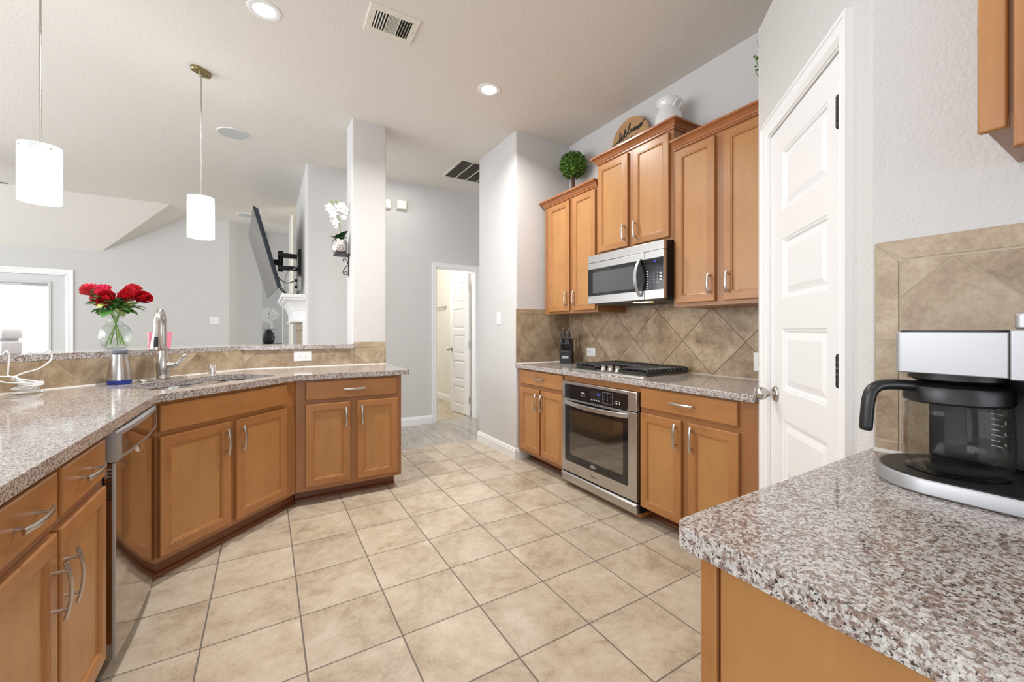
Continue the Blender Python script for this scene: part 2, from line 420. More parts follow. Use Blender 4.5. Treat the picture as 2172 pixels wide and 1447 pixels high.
# half wall carrying the raised bar, and the column at its end
WC, YB = 4.0, 3.85 # tiled face of the diagonal half wall: y - x = WC; of its straight end: y = YB
KX = YB - WC
HP, HR = 0.90, 0.893 # worktop heights
struct(MB().prism([(-1.15, 0.7), (-1.15, WC - 1.15), (KX, YB), (0.641, YB), (0.641, YB + 0.12), (KX - 0.05, YB + 0.12), (-1.27, WC - 1.27 + 0.17), (-1.27, 0.7)], 0, 1.046).build('wall_bar', 'wall_paint'))
struct(MB().prism(round_poly([(0.641, YB), (0.935, YB), (0.935, YB + 0.28), (0.641, YB + 0.28)], 0.018), 0, CEIL).build('wall_column', 'wall_paint', smooth=40))
# pantry: a box with a flat top below the ceiling, its door wall at 45 degrees
PX, PY, PW, PT = 1.992, 1.078, 0.905, 2.635
O0, O1, OZ = 0.135, 0.755, 2.06
pant = bpy.data.objects.new('wall_pantry', None); COL.objects.link(pant); pant.location = (PX, PY, 0); pant.rotation_euler = (0, 0, R(-135)); struct(pant)
pm = MB().extrude([(0, 0), (O0, 0), (O0, OZ), (O1, OZ), (O1, 0), (PW, 0), (PW, PT), (0, PT)], lambda p, q, a: (p, a, q), 0, 0.1)
pm.build('wall_face', 'wall_paint', pant, bevel=0.012, seg=3)
struct(MB().prism([(PX, PY), (2.61, PY), (2.61, PY - 0.1), (PX - 0.04, PY - 0.1)], 0, PT).build('wall_pantry_side', 'wall_paint'))
XR = PX - PW * Q; YR = PY - PW * Q
struct(MB().prism([(XR, YR - 0.005), (XR, -3.4), (XR + 0.1, -3.4), (XR + 0.1, YR)], 0, PT).build('wall_right', 'wall_paint'))
struct(MB().prism([(PX, PY - 0.01), (2.61, PY - 0.01), (2.61, -3.4), (XR + 0.01, -3.4), (XR + 0.01, YR)], PT - 0.06, PT).build('ceiling_pantry', 'wall_paint'))

sbox('wall_breakfast', -5, 2.75, -3.5, -3.4, 0, CEIL)
# baseboards
def base_prof(): return [(0, 0), (0.016, 0), (0.016, 0.075), (0.011, 0.083), (0.011, 0.092), (0.004, 0.104), (0, 0.106)]
def baseboard(name, p, q): # p->q, board grows to the right of the run
    P, Qv = Vector(p), Vector(q); d = (Qv - P).normalized(); nr = Vector((d.y, -d.x)); pr = base_prof()
    m = MB().loops([[(a.x + nr.x * o, a.y + nr.y * o, z) for o, z in pr] for a in (P, Qv)])
    return struct(m.build(name, 'trim_white', smooth=30))
baseboard('baseboard_nib', (1.98, 4.09), (1.98, 3.285)); baseboard('baseboard_nib_front', (1.968, 3.30), (2.12, 3.30))
baseboard('baseboard_hall', (0.39, 5.17), (HX0 - 0.055, 5.17)); baseboard('baseboard_laundry', (2.63, 7.9), (2.63, 5.3))
baseboard('baseboard_back', (-2.35, 8.55), (-0.55, 8.55))
# the casing of a door: three mitred sides of a small moulding
def casing(name, x0, x1, zt, w, parent=None, thick=0.018, mat='trim_white'):
    pr = [(0, 0), (0, -thick), (w * 0.18, -thick), (w * 0.24, -thick * 0.8), (w * 0.62, -thick * 0.62), (w * 0.70, -thick * 0.72), (w * 0.92, -thick * 0.5), (w, -thick * 0.30), (w, 0)]
    pr = [(w - p, q) for p, q in pr] # thick side outwards
    pts = [(x0, 0, -1, 0), (x0, zt, -1, 1), (x1, zt, 1, 1), (x1, 0, 1, 0)]
    m = MB().loops([[(x + sx * p, q, z + sz * p) for p, q in pr] for x, z, sx, sz in pts])
    return m.build(name, mat, parent, smooth=35)
# ------------------------------------------------------------------ joinery helpers
def rect_rings(x0, x1, z0, z1, rings): return [[(x0 + i, y, z0 + i), (x1 - i, y, z0 + i), (x1 - i, y, z1 - i), (x0 + i, y, z1 - i)] for i, y in rings]
def pull(x, z, vertical, parent, y=-0.019, L=0.145):
    m = MB(); n = 12
    pts = []
    for k in range(n + 1):
        t = -1 + 2 * k / n; s = t * L / 2; d = y - 0.022 - 0.011 * (1 - t * t)
        pts.append((x, d, z + s) if vertical else (x + s, d, z))
    rr = [0.0064 + 0.0006 * abs(-1 + 2 * k / n) for k in range(n + 1)]
    m.tube(pts, rr, 10, flat=(0.62, 1.1), up=(0, 1, 0))
    for s in (-0.048, 0.048):
        e = (x, y - 0.027, z + s) if vertical else (x + s, y - 0.027, z)
        b = (x, y, z + s) if vertical else (x + s, y, z)
        m.cyl(b, e, 0.0042, 10)
    return m.build('handle', 'nickel', parent, smooth=50)
def shaker(x0, x1, z0, z1, parent, hand=None, hz=None, hlen=0.145, fr=0.056, name='door'):
    rg = [(0, -0.001), (0, -0.015), (0.0015, -0.018), (0.005, -0.0195), (fr - 0.012, -0.0195), (fr - 0.010, -0.0175), (fr - 0.006, -0.0180), (fr - 0.003, -0.0165), (fr, -0.0095)]
    m = MB().loops(rect_rings(x0, x1, z0, z1, rg), cap1=False)
    m.mi = [(1 if (i % 4) in (0, 2) else 0) for i in range(len(m.f))]
    d = m.build(name, ['wood_v', 'wood_h'], parent, smooth=14)
    MB().loops(rect_rings(x0 + fr - 0.002, x1 - fr + 0.002, z0 + fr - 0.002, z1 - fr + 0.002, [(0, -0.003), (0, -0.0096)])).build('panel', 'wood_panel', d)
    if hand: pull(x1 - 0.030 if hand == 'r' else x0 + 0.030, hz, True, d, L=hlen)
    return d
def drawer(x0, x1, z0, z1, parent, handle=True, name='drawer'):
    rg = [(0, -0.001), (0, -0.014), (0.002, -0.0175), (0.006, -0.0195)]
    d = MB().loops(rect_rings(x0, x1, z0, z1, rg)).build(name, 'wood_h', parent, smooth=14)
    if handle: pull((x0 + x1) / 2, (z0 + z1) / 2, False, d)
    return d
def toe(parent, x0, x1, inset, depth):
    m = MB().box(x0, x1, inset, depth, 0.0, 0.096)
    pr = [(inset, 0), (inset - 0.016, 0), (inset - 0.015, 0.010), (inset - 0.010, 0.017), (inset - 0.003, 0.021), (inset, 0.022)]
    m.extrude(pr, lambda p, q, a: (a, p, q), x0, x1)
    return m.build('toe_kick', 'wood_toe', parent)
def carcass(parent, w, depth, z0, z1, poly=None):
    m = MB().prism(poly, z0, z1) if poly else MB().box(0, w, 0, depth, z0, z1)
    return m.build('carcass', 'wood_frame', parent, bevel=0.0015)
CG = 'maple base cabinets'
Z0 = 0.095
# -------- base cabinet left of the oven
c = thing('base_cabinet', 'maple base cabinet with one drawer and two doors, left of the oven', 'cabinet', (2.005, 3.29, 0), -90, CG)
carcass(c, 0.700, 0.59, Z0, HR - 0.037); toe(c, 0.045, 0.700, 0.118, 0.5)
drawer(0.066, 0.692, 0.722, 0.845, c)
shaker(0.062, 0.368, 0.128, 0.686, c, 'r', 0.586); shaker(0.390, 0.695, 0.128, 0.686, c, 'l', 0.586)
# -------- housing round the oven
c = thing('oven_cabinet', 'plain maple rail and frame surrounding the built-in oven', 'cabinet', (2.005, 2.588, 0), -90, CG)
m = MB().box(0, 0.772, 0, 0.02, 0.812, HR - 0.037).box(0, 0.772, 0.02, 0.59, 0.845, HR - 0.037)
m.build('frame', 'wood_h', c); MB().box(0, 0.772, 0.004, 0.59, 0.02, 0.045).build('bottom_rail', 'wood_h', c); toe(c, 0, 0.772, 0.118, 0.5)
# -------- base cabinet right of the oven
c = thing('base_cabinet', 'maple base cabinet with wide drawer and two doors, between oven and pantry door', 'cabinet', (2.005, 1.814, 0), -90, CG)
carcass(c, 0.728, 0.59, Z0, HR - 0.037); toe(c, 0, 0.728, 0.118, 0.5)
drawer(0.012, 0.634, 0.722, 0.845, c)
shaker(0.012, 0.308, 0.105, 0.689, c, 'r', 0.60); shaker(0.352, 0.640, 0.105, 0.689, c, 'l', 0.60)
# -------- left run: two drawers over two doors
c = thing('base_cabinet', 'maple base cabinet with two drawers over two doors, nearest on the left', 'cabinet', (-0.471, 1.17, 0), 90, CG)
carcass(c, 0.76, 0.58, Z0, HP - 0.037); toe(c, 0, 0.76, 0.085, 0.5)
drawer(0.012, 0.348, 0.716, 0.842, c); drawer(0.378, 0.718, 0.716, 0.842, c)
shaker(0.012, 0.350, 0.108, 0.684, c, 'r', 0.545); shaker(0.370, 0.728, 0.108, 0.684, c, 'l', 0.545)
# -------- sink cabinet across the corner
c = thing('base_cabinet', 'angled maple sink cabinet with blank drawer panel and two doors', 'cabinet', (-0.471, 2.541, 0), 45, CG)
carcass(c, 0, 0, Z0, 0.70, [(0, 0), (0.9085, 0), (0.86, 0.22), (0.83, 0.52), (0.12, 0.52)])
MB().box(0, 0.908, 0, 0.02, 0.70, HP - 0.037).build('rail', 'wood_h', c)
toe(c, 0.02, 0.962, 0.062, 0.2)
drawer(0.046, 0.814, 0.718, 0.846, c, False, 'false_drawer')
shaker(0.046, 0.412, 0.122, 0.692, c, 'r', 0.585); shaker(0.450, 0.818, 0.122, 0.692, c, 'l', 0.585)
# -------- end cabinet of the peninsula
c = thing('base_cabinet', 'maple base cabinet with drawer and two doors at peninsula end, below the column', 'cabinet', (0.172, 3.184, 0), 0, CG)
carcass(c, 0.713, 0.64, Z0, HP - 0.037); toe(c, 0.0, 0.685, 0.108, 0.6)
drawer(0.058, 0.679, 0.722, 0.847, c)
shaker(0.058, 0.344, 0.128, 0.692, c, 'r', 0.590, 0.14); shaker(0.392, 0.683, 0.128, 0.692, c, 'l', 0.590, 0.14)
# -------- near right: plain fronted cabinet below the coffee maker
c = thing('base_cabinet', 'maple base cabinet with plain front below the coffee maker counter', 'cabinet', (0.588, 0.402, 0), -90, CG)
carcass(c, 1.2, 0.74, Z0, HR - 0.037); toe(c, 0.0, 1.2, 0.08, 0.7)
MB().box(0.0, 0.026, -0.010, -0.0005, Z0, HR - 0.038).build('stile', 'wood_v', c, bevel=0.002)
MB().box(0.030, 1.19, -0.004, -0.0005, Z0, HR - 0.038).build('panel', 'wood_panel', c)

# -------- wall cabinets
def crown(parent, path, z):
    pr = [(0, 0), (0.010, 0.0), (0.010, 0.010), (0.015, 0.013), (0.018, 0.020), (0.030, 0.040), (0.038, 0.045), (0.045, 0.047), (0.045, 0.060), (0.0, 0.060)]
    n = len(path); ls = []
    for i, p in enumerate(path):
        def nrm(a, b): d = (Vector(b) - Vector(a)).normalized(); return Vector((d.y, -d.x))
        ns = ([nrm(path[i - 1], p)] if i else []) + ([nrm(p, path[i + 1])] if i < n - 1 else [])
        o = sum(ns, Vector((0, 0))); ls.append([(p[0] + o.x * q, p[1] + o.y * q, z + h) for q, h in pr])
    MB().loops(ls).build('crown_moulding', 'wood_crown', parent, smooth=35)
def wall_cab(label, loc, w, z0, z1, doors, path, depth=0.32):
    c = thing('wall_cabinet', label, 'cabinet', loc, -90, 'maple wall cabinets')
    carcass(c, w, depth, z0, z1)
    for x0, x1, a, b, hand in doors: shaker(x0, x1, a, b, c, hand, a + 0.105, 0.125)
    crown(c, path, z1 - 0.006)
    return c
wall_cab('tall maple wall cabinet with two doors, in the corner above the knife block', (2.285, 3.255, 0), 0.738, 1.352, 2.372, [(0.075, 0.385, 1.372, 2.352, 'r'), (0.433, 0.722, 1.372, 2.352, 'l')], [(0, 0.32), (0, 0), (0.737, 0)])
wall_cab('short raised maple wall cabinet with two doors above the microwave', (2.285, 2.515, 0), 0.728, 1.800, 2.535, [(0.017, 0.337, 1.822, 2.512, 'r'), (0.387, 0.702, 1.822, 2.512, 'l')], [(0, 0.32), (0, 0), (0.728, 0), (0.728, 0.32)])
wall_cab('tall maple wall cabinet with two doors, between microwave and pantry', (2.285, 1.785, 0), 0.700, 1.352, 2.382, [(0.026, 0.301, 1.376, 2.362, 'r'), (0.356, 0.632, 1.376, 2.362, 'l')], [(0, 0), (0.700, 0)])
# near right wall cabinet, only its lower left corner in view
c = thing('wall_cabinet', 'maple wall cabinet showing only its lower corner, over the coffee maker', 'cabinet', (1.045, 0.192, 0), -90, 'maple wall cabinets')
MB().box(0, 0.9, 0, 0.305, 1.555, 2.3).build('carcass', 'wood_frame', c)
MB().box(0, 0.034, -0.012, 0.0, 1.534, 2.3).build('stile', 'wood_v', c, bevel=0.004)
MB().box(0.034, 0.9, -0.001, 0.010, 1.534, 1.56).build('rail', 'wood_frame', c)
shaker(0.041, 0.45, 1.497, 2.28, c, None)

# -------- worktops
slab('countertop', round_poly([(-0.434, 0.75), (-0.434, 2.531), (0.180, 3.145), (0.937, 3.145), (0.937, YB - 0.012), (KX, YB - 0.012), (-1.138, WC - 1.15 - 0.012), (-1.138, 0.75)],
     [0, 0.03, 0.06, 0.012, 0, 0, 0, 0], 6), [[(Q * (s - t_), Q * (s + t_)) for s, t_ in round_poly([(1.61, 2.215), (2.325, 2.215), (2.325, 2.58), (2.22, 2.635), (2.06, 2.60), (1.90, 2.625), (1.70, 2.60), (1.61, 2.50)], 0.07, 6)]], HP - 0.036, HP, 'granite')
tag(bpy.data.objects['countertop'], 'L-bent speckled granite worktop holding the sink', 'countertop', 'granite worktops')
ZB = 1.082
bt = slab('bar_top', round_poly([(-1.185, 0.75), (-1.185, WC - 1.165 + 0.0), (KX - 0.015, YB - 0.03), (0.658, YB - 0.03), (0.658, YB - 0.0015), (0.639, YB - 0.0015), (0.639, YB + 0.34), (KX - 0.22, YB + 0.34), (-1.60, WC - 1.60 + 0.70), (-1.60, 0.75)], [0, 0, 0.02, 0.004, 0, 0, 0.03, 0, 0, 0]), [], ZB - 0.034, ZB, 'granite')
tag(bt, 'raised granite bar top running behind the sink to the column', 'bar top', 'granite worktops')
ct = slab('countertop', [(1.965, 3.288), (2.598, 3.288), (2.598, 1.085), (1.965, 1.085)], [], HR - 0.036, HR, 'granite')
tag(ct, 'straight granite worktop under the gas cooktop', 'countertop', 'granite worktops')
ct = slab('countertop', round_poly([(0.556, 0.438), (XR - 0.002, 0.438), (XR - 0.002, -0.8), (0.556, -0.8)], [0.03, 0, 0, 0], 8), [], HR - 0.036, HR, 'granite', bevel=0.007)
tag(ct, 'near granite worktop under the coffee maker', 'countertop', 'granite worktops')

# -------- backsplashes
def splash(name, label, loc, rz, x0, x1, z0, z1, ox, oz, border_l=False, border_r=False, border_t=False, notch=None, size=0.331):
    c = thing(name, label, 'backsplash', loc, rz, 'tiled backsplashes'); B = 0.05
    mat = 'splash_' + str(len([k for k in M if k.startswith('splash_')]))
    tile(mat, size, ox, oz, (0, 2), True, gw=0.0045, nscale=4.5, grout=(0.14, 0.10, 0.065) if 'range' in name or 'cooktop' in label else (0.40, 0.33, 0.24), **SB)
    bm_ = mat + 'b'; tile(bm_, 0.252, x0 + 0.002, z1 - 0.2505 - 0.0, (0, 2), False, gw=0.004, nscale=4.5, grout=(0.46, 0.39, 0.30), **SB)
    fx0 = x0 + (B if border_l else 0); fx1 = x1 - (B if border_r else 0); fz1 = z1 - (B if border_t else 0)
    MB().box(x0 + 0.002, x1 - 0.002, -0.007, 0, z0, z1 - 0.002).build('grout_bed', 'grout', c)
    MB().box(fx0 + (0.003 if border_l else 0), fx1 - (0.003 if border_r else 0), -0.010, -0.002, z0 + 0.002, fz1 - (0.003 if border_t else 0)).build('tile_field', mat, c)
    g = 0.003
    if border_l: MB().extrude([(x0, z0 + g), (x0 + B - g, z0 + g), (x0 + B - g, z1 - (B + g if border_t else 0)), (x0, z1 - (g if border_t else 0))], lambda p, q, a: (p, a, q), -0.010, -0.002).build('border_tile', bm_, c)
    if border_r: MB().extrude([(x1, z0 + g), (x1 - B + g, z0 + g), (x1 - B + g, z1 - (B + g if border_t else 0)), (x1, z1 - (g if border_t else 0))], lambda p, q, a: (p, a, q), -0.010, -0.002).build('border_tile', bm_, c)
    if border_t: MB().extrude([(x0 + (g if border_l else 0), z1), (x0 + (B + g if border_l else 0), z1 - B + g), (x1 - (B + g if border_r else 0), z1 - B + g), (x1 - (g if border_r else 0), z1)], lambda p, q, a: (p, a, q), -0.010, -0.002).build('border_tile', bm_, c)
    MB().extrude([(0, 0), (-0.016, 0), (0, 0.008)], lambda p, q, a: (a, p - 0.006, z0 + q), x0, x1).build('caulk_line', 'caulk', c)
    return c
splash('backsplash', 'beige diamond-laid tile backsplash behind the cooktop', (2.609, 3.30, 0), -90, 0.010, 2.215, HR, 1.40, 3.30 - 2.423, 1.127)
splash('backsplash', 'short beige tile backsplash with border, beside the knife block', (1.98, 3.299, 0), 0, 0.0, 0.618, HR, 1.405, 0.33, 1.348, True, False, True)
splash('backsplash', 'beige tile strip below the bar along the angled half wall', (KX + .0007, YB - .0007, 0), 45, -1.40, 0.0, HP, 1.047, -0.040, HP + 0.005)
splash('backsplash', 'beige tile strip below the bar ending on the column', (KX, YB - 0.001, 0), 0, 0.0, 0.657 - KX, HP, 1.047, 0.43, HP + 0.005)
splash('backsplash', 'small bordered tile patch on the column above the worktop', (0.0, YB - 0.001, 0), 0, 0.655, 0.928, HP, 1.100, 0.765, HP + 0.005, False, True, True)
splash('backsplash', 'brown tile backsplash with mitred border behind the coffee maker', (XR - 0.001, YR - 0.008, 0), -90, 0.0, 1.6, HR, 1.425, 0.146, 1.374, True, False, True)
# ------------------------------------------------------------------ doors
def door_leaf(name, w, h, thick, panels, px0, px1, parent, z0=0.008):
    zs = sorted(panels); m = MB()
    m.box(0, px0, 0, thick, z0, h).box(px1, w, 0, thick, z0, h)
    prev = z0
    for a, b in zs + [(h, h)]:
        m.box(px0, px1, 0, thick, prev, a); prev = b
    for a, b in zs:
        for f in (0, 1): # both faces
            yy = (lambda d: d) if f == 0 else (lambda d: thick - d)
            m.loops(rect_rings(px0, px1, a, b, [(i, yy(d)) for i, d in [(0, 0), (0.004, 0.003), (0.010, 0.004), (0.014, 0.011), (0.020, 0.011), (0.045, 0.003)]]), cap0=False)
    return m.build(name, 'door_white', parent, smooth=9)
def knob(parent, x, y, z, sgn=-1, mat='nickel'):
    prof = [(0.001, 0), (0.033, 0), (0.033, 0.004), (0.026, 0.009), (0.013, 0.011), (0.011, 0.020), (0.012, 0.030), (0.022, 0.038), (0.0275, 0.050), (0.027, 0.060), (0.021, 0.071), (0.010, 0.077), (0.001, 0.078)]
    return MB().lathe([(r, d * sgn) for r, d in prof], (x, y, z), 28, axis=1).build('knob', mat, parent, smooth=60)
def hinge(parent, x, z, mat, y=-0.006, h=0.092):
    m = MB()
    for k in range(5): m.cyl((x, y, z - h / 2 + k * h / 5 + 0.0006), (x, y, z - h / 2 + (k + 1) * h / 5 - 0.0006), 0.0068, 12)
    m.box(x - 0.001, x + 0.012, y, y + 0.012, z - h / 2, z + h / 2)
    m.ball((x, y, z + h / 2), 0.006, 10, 6).ball((x, y, z - h / 2), 0.006, 10, 6)
    return m.build('hinge', mat, parent, smooth=45)
d1 = bpy.data.objects.new('door_1', None); COL.objects.link(d1); d1.location = (PX, PY, 0); d1.rotation_euler = (0, 0, R(-135)); struct(d1)
dl = thing_leaf = bpy.data.objects.new('leaf', None)
bpy.data.objects.remove(dl)
lf = door_leaf('door_leaf', 0.594, 2.045, 0.035, [(1.69, 1.937), (1.332, 1.575), (0.956, 1.208), (0.585, 0.838), (0.17, 0.465)], 0.125, 0.502, d1)
lf.location = (0.150, 0.006, 0)
knob(d1, 0.206, 0.005, 0.930)
for z in (1.856, 1.078, 0.22): hinge(d1, 0.746, z, 'black_metal')
# jamb and casing
jm = MB().box(O0, 0.147, 0.0, 0.1, 0, OZ).box(0.748, O1, 0.0, 0.1, 0, OZ).box(0.147, 0.748, 0.0, 0.1, 2.050, OZ); jm.box(0.147, 0.160, 0.045, 0.06, 0, 2.05)
jm.build('jamb', 'trim_white', d1)
tr = casing('trim_1', 0.140, 0.752, 2.056, 0.062, None, 0.02); tr.location = d1.location; tr.rotation_euler = d1.rotation_euler; struct(tr)
# laundry doorway: jamb, casing, open leaf
tr = casing('trim_2', HX0 + 0.008, HX1 - 0.008, HZ - 0.008, 0.057, None); tr.location = (0, 5.17, 0); struct(tr)
struct(MB().box(HX0, HX0 + 0.016, 5.17, 5.29, 0, HZ).box(HX1 - 0.016, HX1, 5.17, 5.29, 0, HZ).box(HX0, HX1, 5.17, 5.29, HZ - 0.016, HZ).build('trim_3', 'trim_white'))
d3 = bpy.data.objects.new('door_2', None); COL.objects.link(d3); d3.location = (HX1 - 0.02, 5.305, 0); d3.rotation_euler = (0, 0, R(95.5)); struct(d3)
door_leaf('door_leaf', 0.545, 2.00, 0.035, [(1.60, 1.90), (1.22, 1.52), (0.85, 1.14), (0.48, 0.77), (0.12, 0.40)], 0.10, 0.445, d3)
knob(d3, 0.49, 0.037, 0.93, 1)
for z in (1.80, 1.0, 0.22): hinge(d3, -0.003, z, 'nickel', 0.018)
# patio door: two leaves, the right one in view, blind behind the glass
tr = casing('trim_4', DX0 + 0.02, DX1 - 0.02, DZ - 0.02, 0.075, None); tr.location = (0, 8.55, 0); struct(tr)
struct(MB().box(DX0, DX0 + 0.03, 8.55, 8.67, 0, DZ).box(DX1 - 0.03, DX1, 8.55, 8.67, 0, DZ).box(DX0, DX1, 8.55, 8.67, DZ - 0.03, DZ).build('trim_5', 'trim_white'))
d2 = bpy.data.objects.new('door_3', None); COL.objects.link(d2); d2.location = (DX0 + 0.035, 8.575, 0); struct(d2)
W2 = DX1 - DX0 - 0.07
g0, g1, gz0, gz1 = 0.145, W2 - 0.17, 0.25, 1.87
m = MB().box(0, g0, 0, 0.045, 0.01, DZ - 0.035).box(g1, W2, 0, 0.045, 0.01, DZ - 0.035).box(g0, g1, 0, 0.045, 0.01, gz0).box(g0, g1, 0, 0.045, gz1, DZ - 0.035)
m.loops(rect_rings(g0 - 0.03, g1 + 0.03, gz0 - 0.03, gz1 + 0.03, [(0, -0.001), (0.002, -0.014), (0.02, -0.018), (0.032, -0.006), (0.032, 0.01)]), cap0=False, cap1=False)
m.build('door_leaf', 'patio_white', d2, smooth=25)
t = NT('window_glass'); t.t.nodes.remove(t.b)
tr_ = t.n('ShaderNodeBsdfTransparent'); gl = t.n('ShaderNodeBsdfGlossy'); gl.inputs['Roughness'].default_value = 0.02; mx = t.n('ShaderNodeMixShader'); mx.inputs[0].default_value = 0.06
t.l(tr_.outputs[0], mx.inputs[1]); t.l(gl.outputs[0], mx.inputs[2]); t.l(mx.outputs[0], t.t.nodes['Material Output'].inputs[0]); M['window_glass'] = t.m
MB().box(g0, g1, 0.014, 0.018, gz0, gz1).build('pane', 'window_glass', d2)
m = MB()
for k in range(62):
    z = gz0 + 0.02 + k * 0.0255
    m.box(g0 + 0.004, g1 - 0.004, 0.026, 0.040, z, z + 0.0016)
m.box(g0 + 0.004, g1 - 0.004, 0.024, 0.042, gz1 - 0.035, gz1)
m.build('blind', 'blind_white', d2)
knob(d2, 0.055, 0.0, 1.10, -1); knob(d2, 0.055, 0.0, 0.95, -1)
for z in (1.75, 1.0, 0.3): hinge(d2, W2 + 0.005, z, 'nickel')
# garden beyond the patio door
struct(MB().add([(-9, 8.7, -0.15), (2, 8.7, -0.15), (2, 20, -0.15), (-9, 20, -0.15)], [(0, 1, 2, 3)]).build('floor_patio', 'plank_tile'))

# ------------------------------------------------------------------ built-in oven
ov = thing('oven', 'stainless built-in wall oven with black glass door, under the worktop', 'oven', (2.005, 2.584, 0), -90)
W = 0.766
MB().box(0.01, W - 0.002, -0.004, 0.55, 0.05, 0.808).build('housing', 'black_metal', ov)
m = MB().box(0, W, -0.034, -0.005, 0.690, 0.811).build('control_panel', 'steel', ov, bevel=0.003)
MB().extrude(rrect(0.042, W - 0.072, 0.6915, 0.792, 0.008, 3), lambda p, q, a: (p, a, q), -0.0355, -0.0345).build('glass', 'black_gloss', m, smooth=30)
dsp = MB().box(0.335, 0.445, -0.0364, -0.0356, 0.700, 0.775).build('display', 'black_plastic', m)
text_mb('8 7', 0.024, lambda x, y: (0.425 + x, -0.0368, 0.752 + y)).build('digits', 'led_blue', m)
mk = MB()
for k in range(4): mk.box(0.346 + k * 0.025, 0.358 + k * 0.025, -0.0368, -0.0365, 0.706, 0.713)
for i in range(3):
    for j in range(4): text_mb('123456789*0#'[j * 3 + i], 0.009, lambda x, y, i=i, j=j: (0.478 + i * 0.032 + x, -0.0359, 0.767 - j * 0.0195 + y), mb=mk)
    for j in range(2): mk.box(0.232 + i * 0.018, 0.238 + i * 0.018, -0.0359, -0.0356, 0.718 + j * 0.014, 0.724 + j * 0.014)
mk.box(0.235, 0.272, -0.0359, -0.0356, 0.742, 0.746)
for x0, x1, z0, z1 in ((0.462, 0.557, 0.777, 0.7777), (0.462, 0.557, 0.7, 0.7007), (0.462, 0.4627, 0.7, 0.777), (0.5563, 0.557, 0.7, 0.777)): mk.box(x0, x1, -0.0359, -0.0356, z0, z1)
for x in (0.578, 0.594, 0.618): mk.box(x, x + 0.007, -0.0359, -0.0356, 0.713, 0.722); mk.box(x, x + 0.010, -0.0359, -0.0356, 0.729, 0.732)
mk.build('key_legends', 'mark_white', m)
dr = MB().loops(rect_rings(0, W, 0.122, 0.683, [(0, -0.006), (0, -0.030), (0.003, -0.034)])).build('door', 'steel', ov, smooth=30)
MB().extrude(rrect(0.045, W - 0.072, 0.205, 0.668, 0.012, 3), lambda p, q, a: (p, a, q), -0.0358, -0.0345).build('glass', 'black_gloss', dr, smooth=30)
t = NT('oven_window'); t.set(base=(0.022, 0.020, 0.013), rough=0.05, spec=1.0, ior=1.9); M['oven_window'] = t.m
MB().extrude(rrect(0.105, W - 0.112, 0.262, 0.602, 0.01, 3), lambda p, q, a: (p, a, q), -0.0364, -0.0359).build('window', 'oven_window', dr, smooth=30)
hd = MB(); n = 24; pth = []
for k in range(n + 1):
    tt = -1 + 2 * k / n; pth.append((0.045 + (W - 0.117) * k / n, -0.040 - 0.040 * (1 - tt * tt), 0.654 - 0.004 * (1 - tt * tt)))
hd.loops([[(p[0], p[1] - 0.004, p[2] - 0.016), (p[0], p[1] - 0.005, p[2] + 0.014), (p[0], p[1] + 0.008, p[2] + 0.016), (p[0], p[1] + 0.010, p[2] - 0.014)] for p in pth])
hd.build('handle', 'steel', dr, smooth=40, bevel=0.002)
m = MB().lathe([(0.001, -0.0366), (0.03, -0.0366), (0.03, -0.0352)], (0, 0, 0), 28, axis=1); m.v = [(x * 1.0 + 0.362, y, z * 0.42 + 0.232) for x, y, z in m.v]
bd = m.build('badge', 'silver_plastic', dr, smooth=30)
text_mb('Whirlpool', 0.012, lambda x, y: (0.362 + x, -0.0372, 0.232 + y)).build('badge_lettering', 'mark_black', dr)
text_mb('Steam', 0.026, lambda x, y: (0.365 + x, -0.0346, 0.163 + y), shear=0.3).build('etched_lettering', 'dark_grey', dr)
m = MB().box(0, W, -0.030, -0.006, 0.046, 0.112); m.extrude([(-0.030, 0.112), (-0.040, 0.100), (-0.040, 0.090), (-0.030, 0.085)], lambda p, q, a: (a, p, q), 0, W)
m.build('bottom_vent', 'steel', ov, bevel=0.0015)

# ------------------------------------------------------------------ microwave over the cooktop
mw = thing('microwave', 'stainless over-range microwave with black glass front and curved handle', 'microwave', (2.19, 2.53, 0), -90)
W = 0.743
MB().box(0.003, W, 0.028, 0.412, 1.418, 1.790).build('housing', 'black_metal', mw)
MB().box(0, W, 0, 0.026, 1.732, 1.790).build('vent_panel', 'steel', mw, bevel=0.002)
dm = MB().box(0, 0.578, 0, 0.026, 1.410, 1.730).build('door', 'steel', mw, bevel=0.002)
MB().box(0.006, 0.5785, -0.0016, -0.0002, 1.470, 1.682).build('glass', 'black_gloss', dm, bevel=0.0004)
t = NT('mw_window'); t.set(base=(0.075, 0.08, 0.085), rough=0.12, spec=0.7); M['mw_window'] = t.m
MB().box(0.062, 0.488, -0.0024, -0.0017, 1.492, 1.652).build('window', 'mw_window', dm)
cp = MB().box(0.580, W, 0, 0.026, 1.410, 1.730).build('control_panel', 'steel', mw, bevel=0.002)
MB().box(0.580, W - 0.004, -0.0016, -0.0002, 1.470, 1.682).build('glass', 'black_gloss', cp)
text_mb('12', 0.017, lambda x, y: (0.668 + x, -0.0019, 1.658 + y)).build('digits', 'led_blue', cp)
mk = MB()
for j in range(5):
    for i in range(3): text_mb('123456789*0#+--'[j * 3 + i], 0.011, lambda x, y, i=i, j=j: (0.630 + i * 0.030 + x, -0.0019, 1.580 - j * 0.020 + y), mb=mk)
for j in range(8): mk.box(0.600, 0.612, -0.0020, -0.0017, 1.482 + j * 0.016, 1.486 + j * 0.016)
for j in range(3): mk.box(0.708, 0.726, -0.0020, -0.0017, 1.53 + j * 0.02, 1.54 + j * 0.02)
mk.build('key_legends', 'mark_white', cp)
hd = MB(); n = 20; ls = []
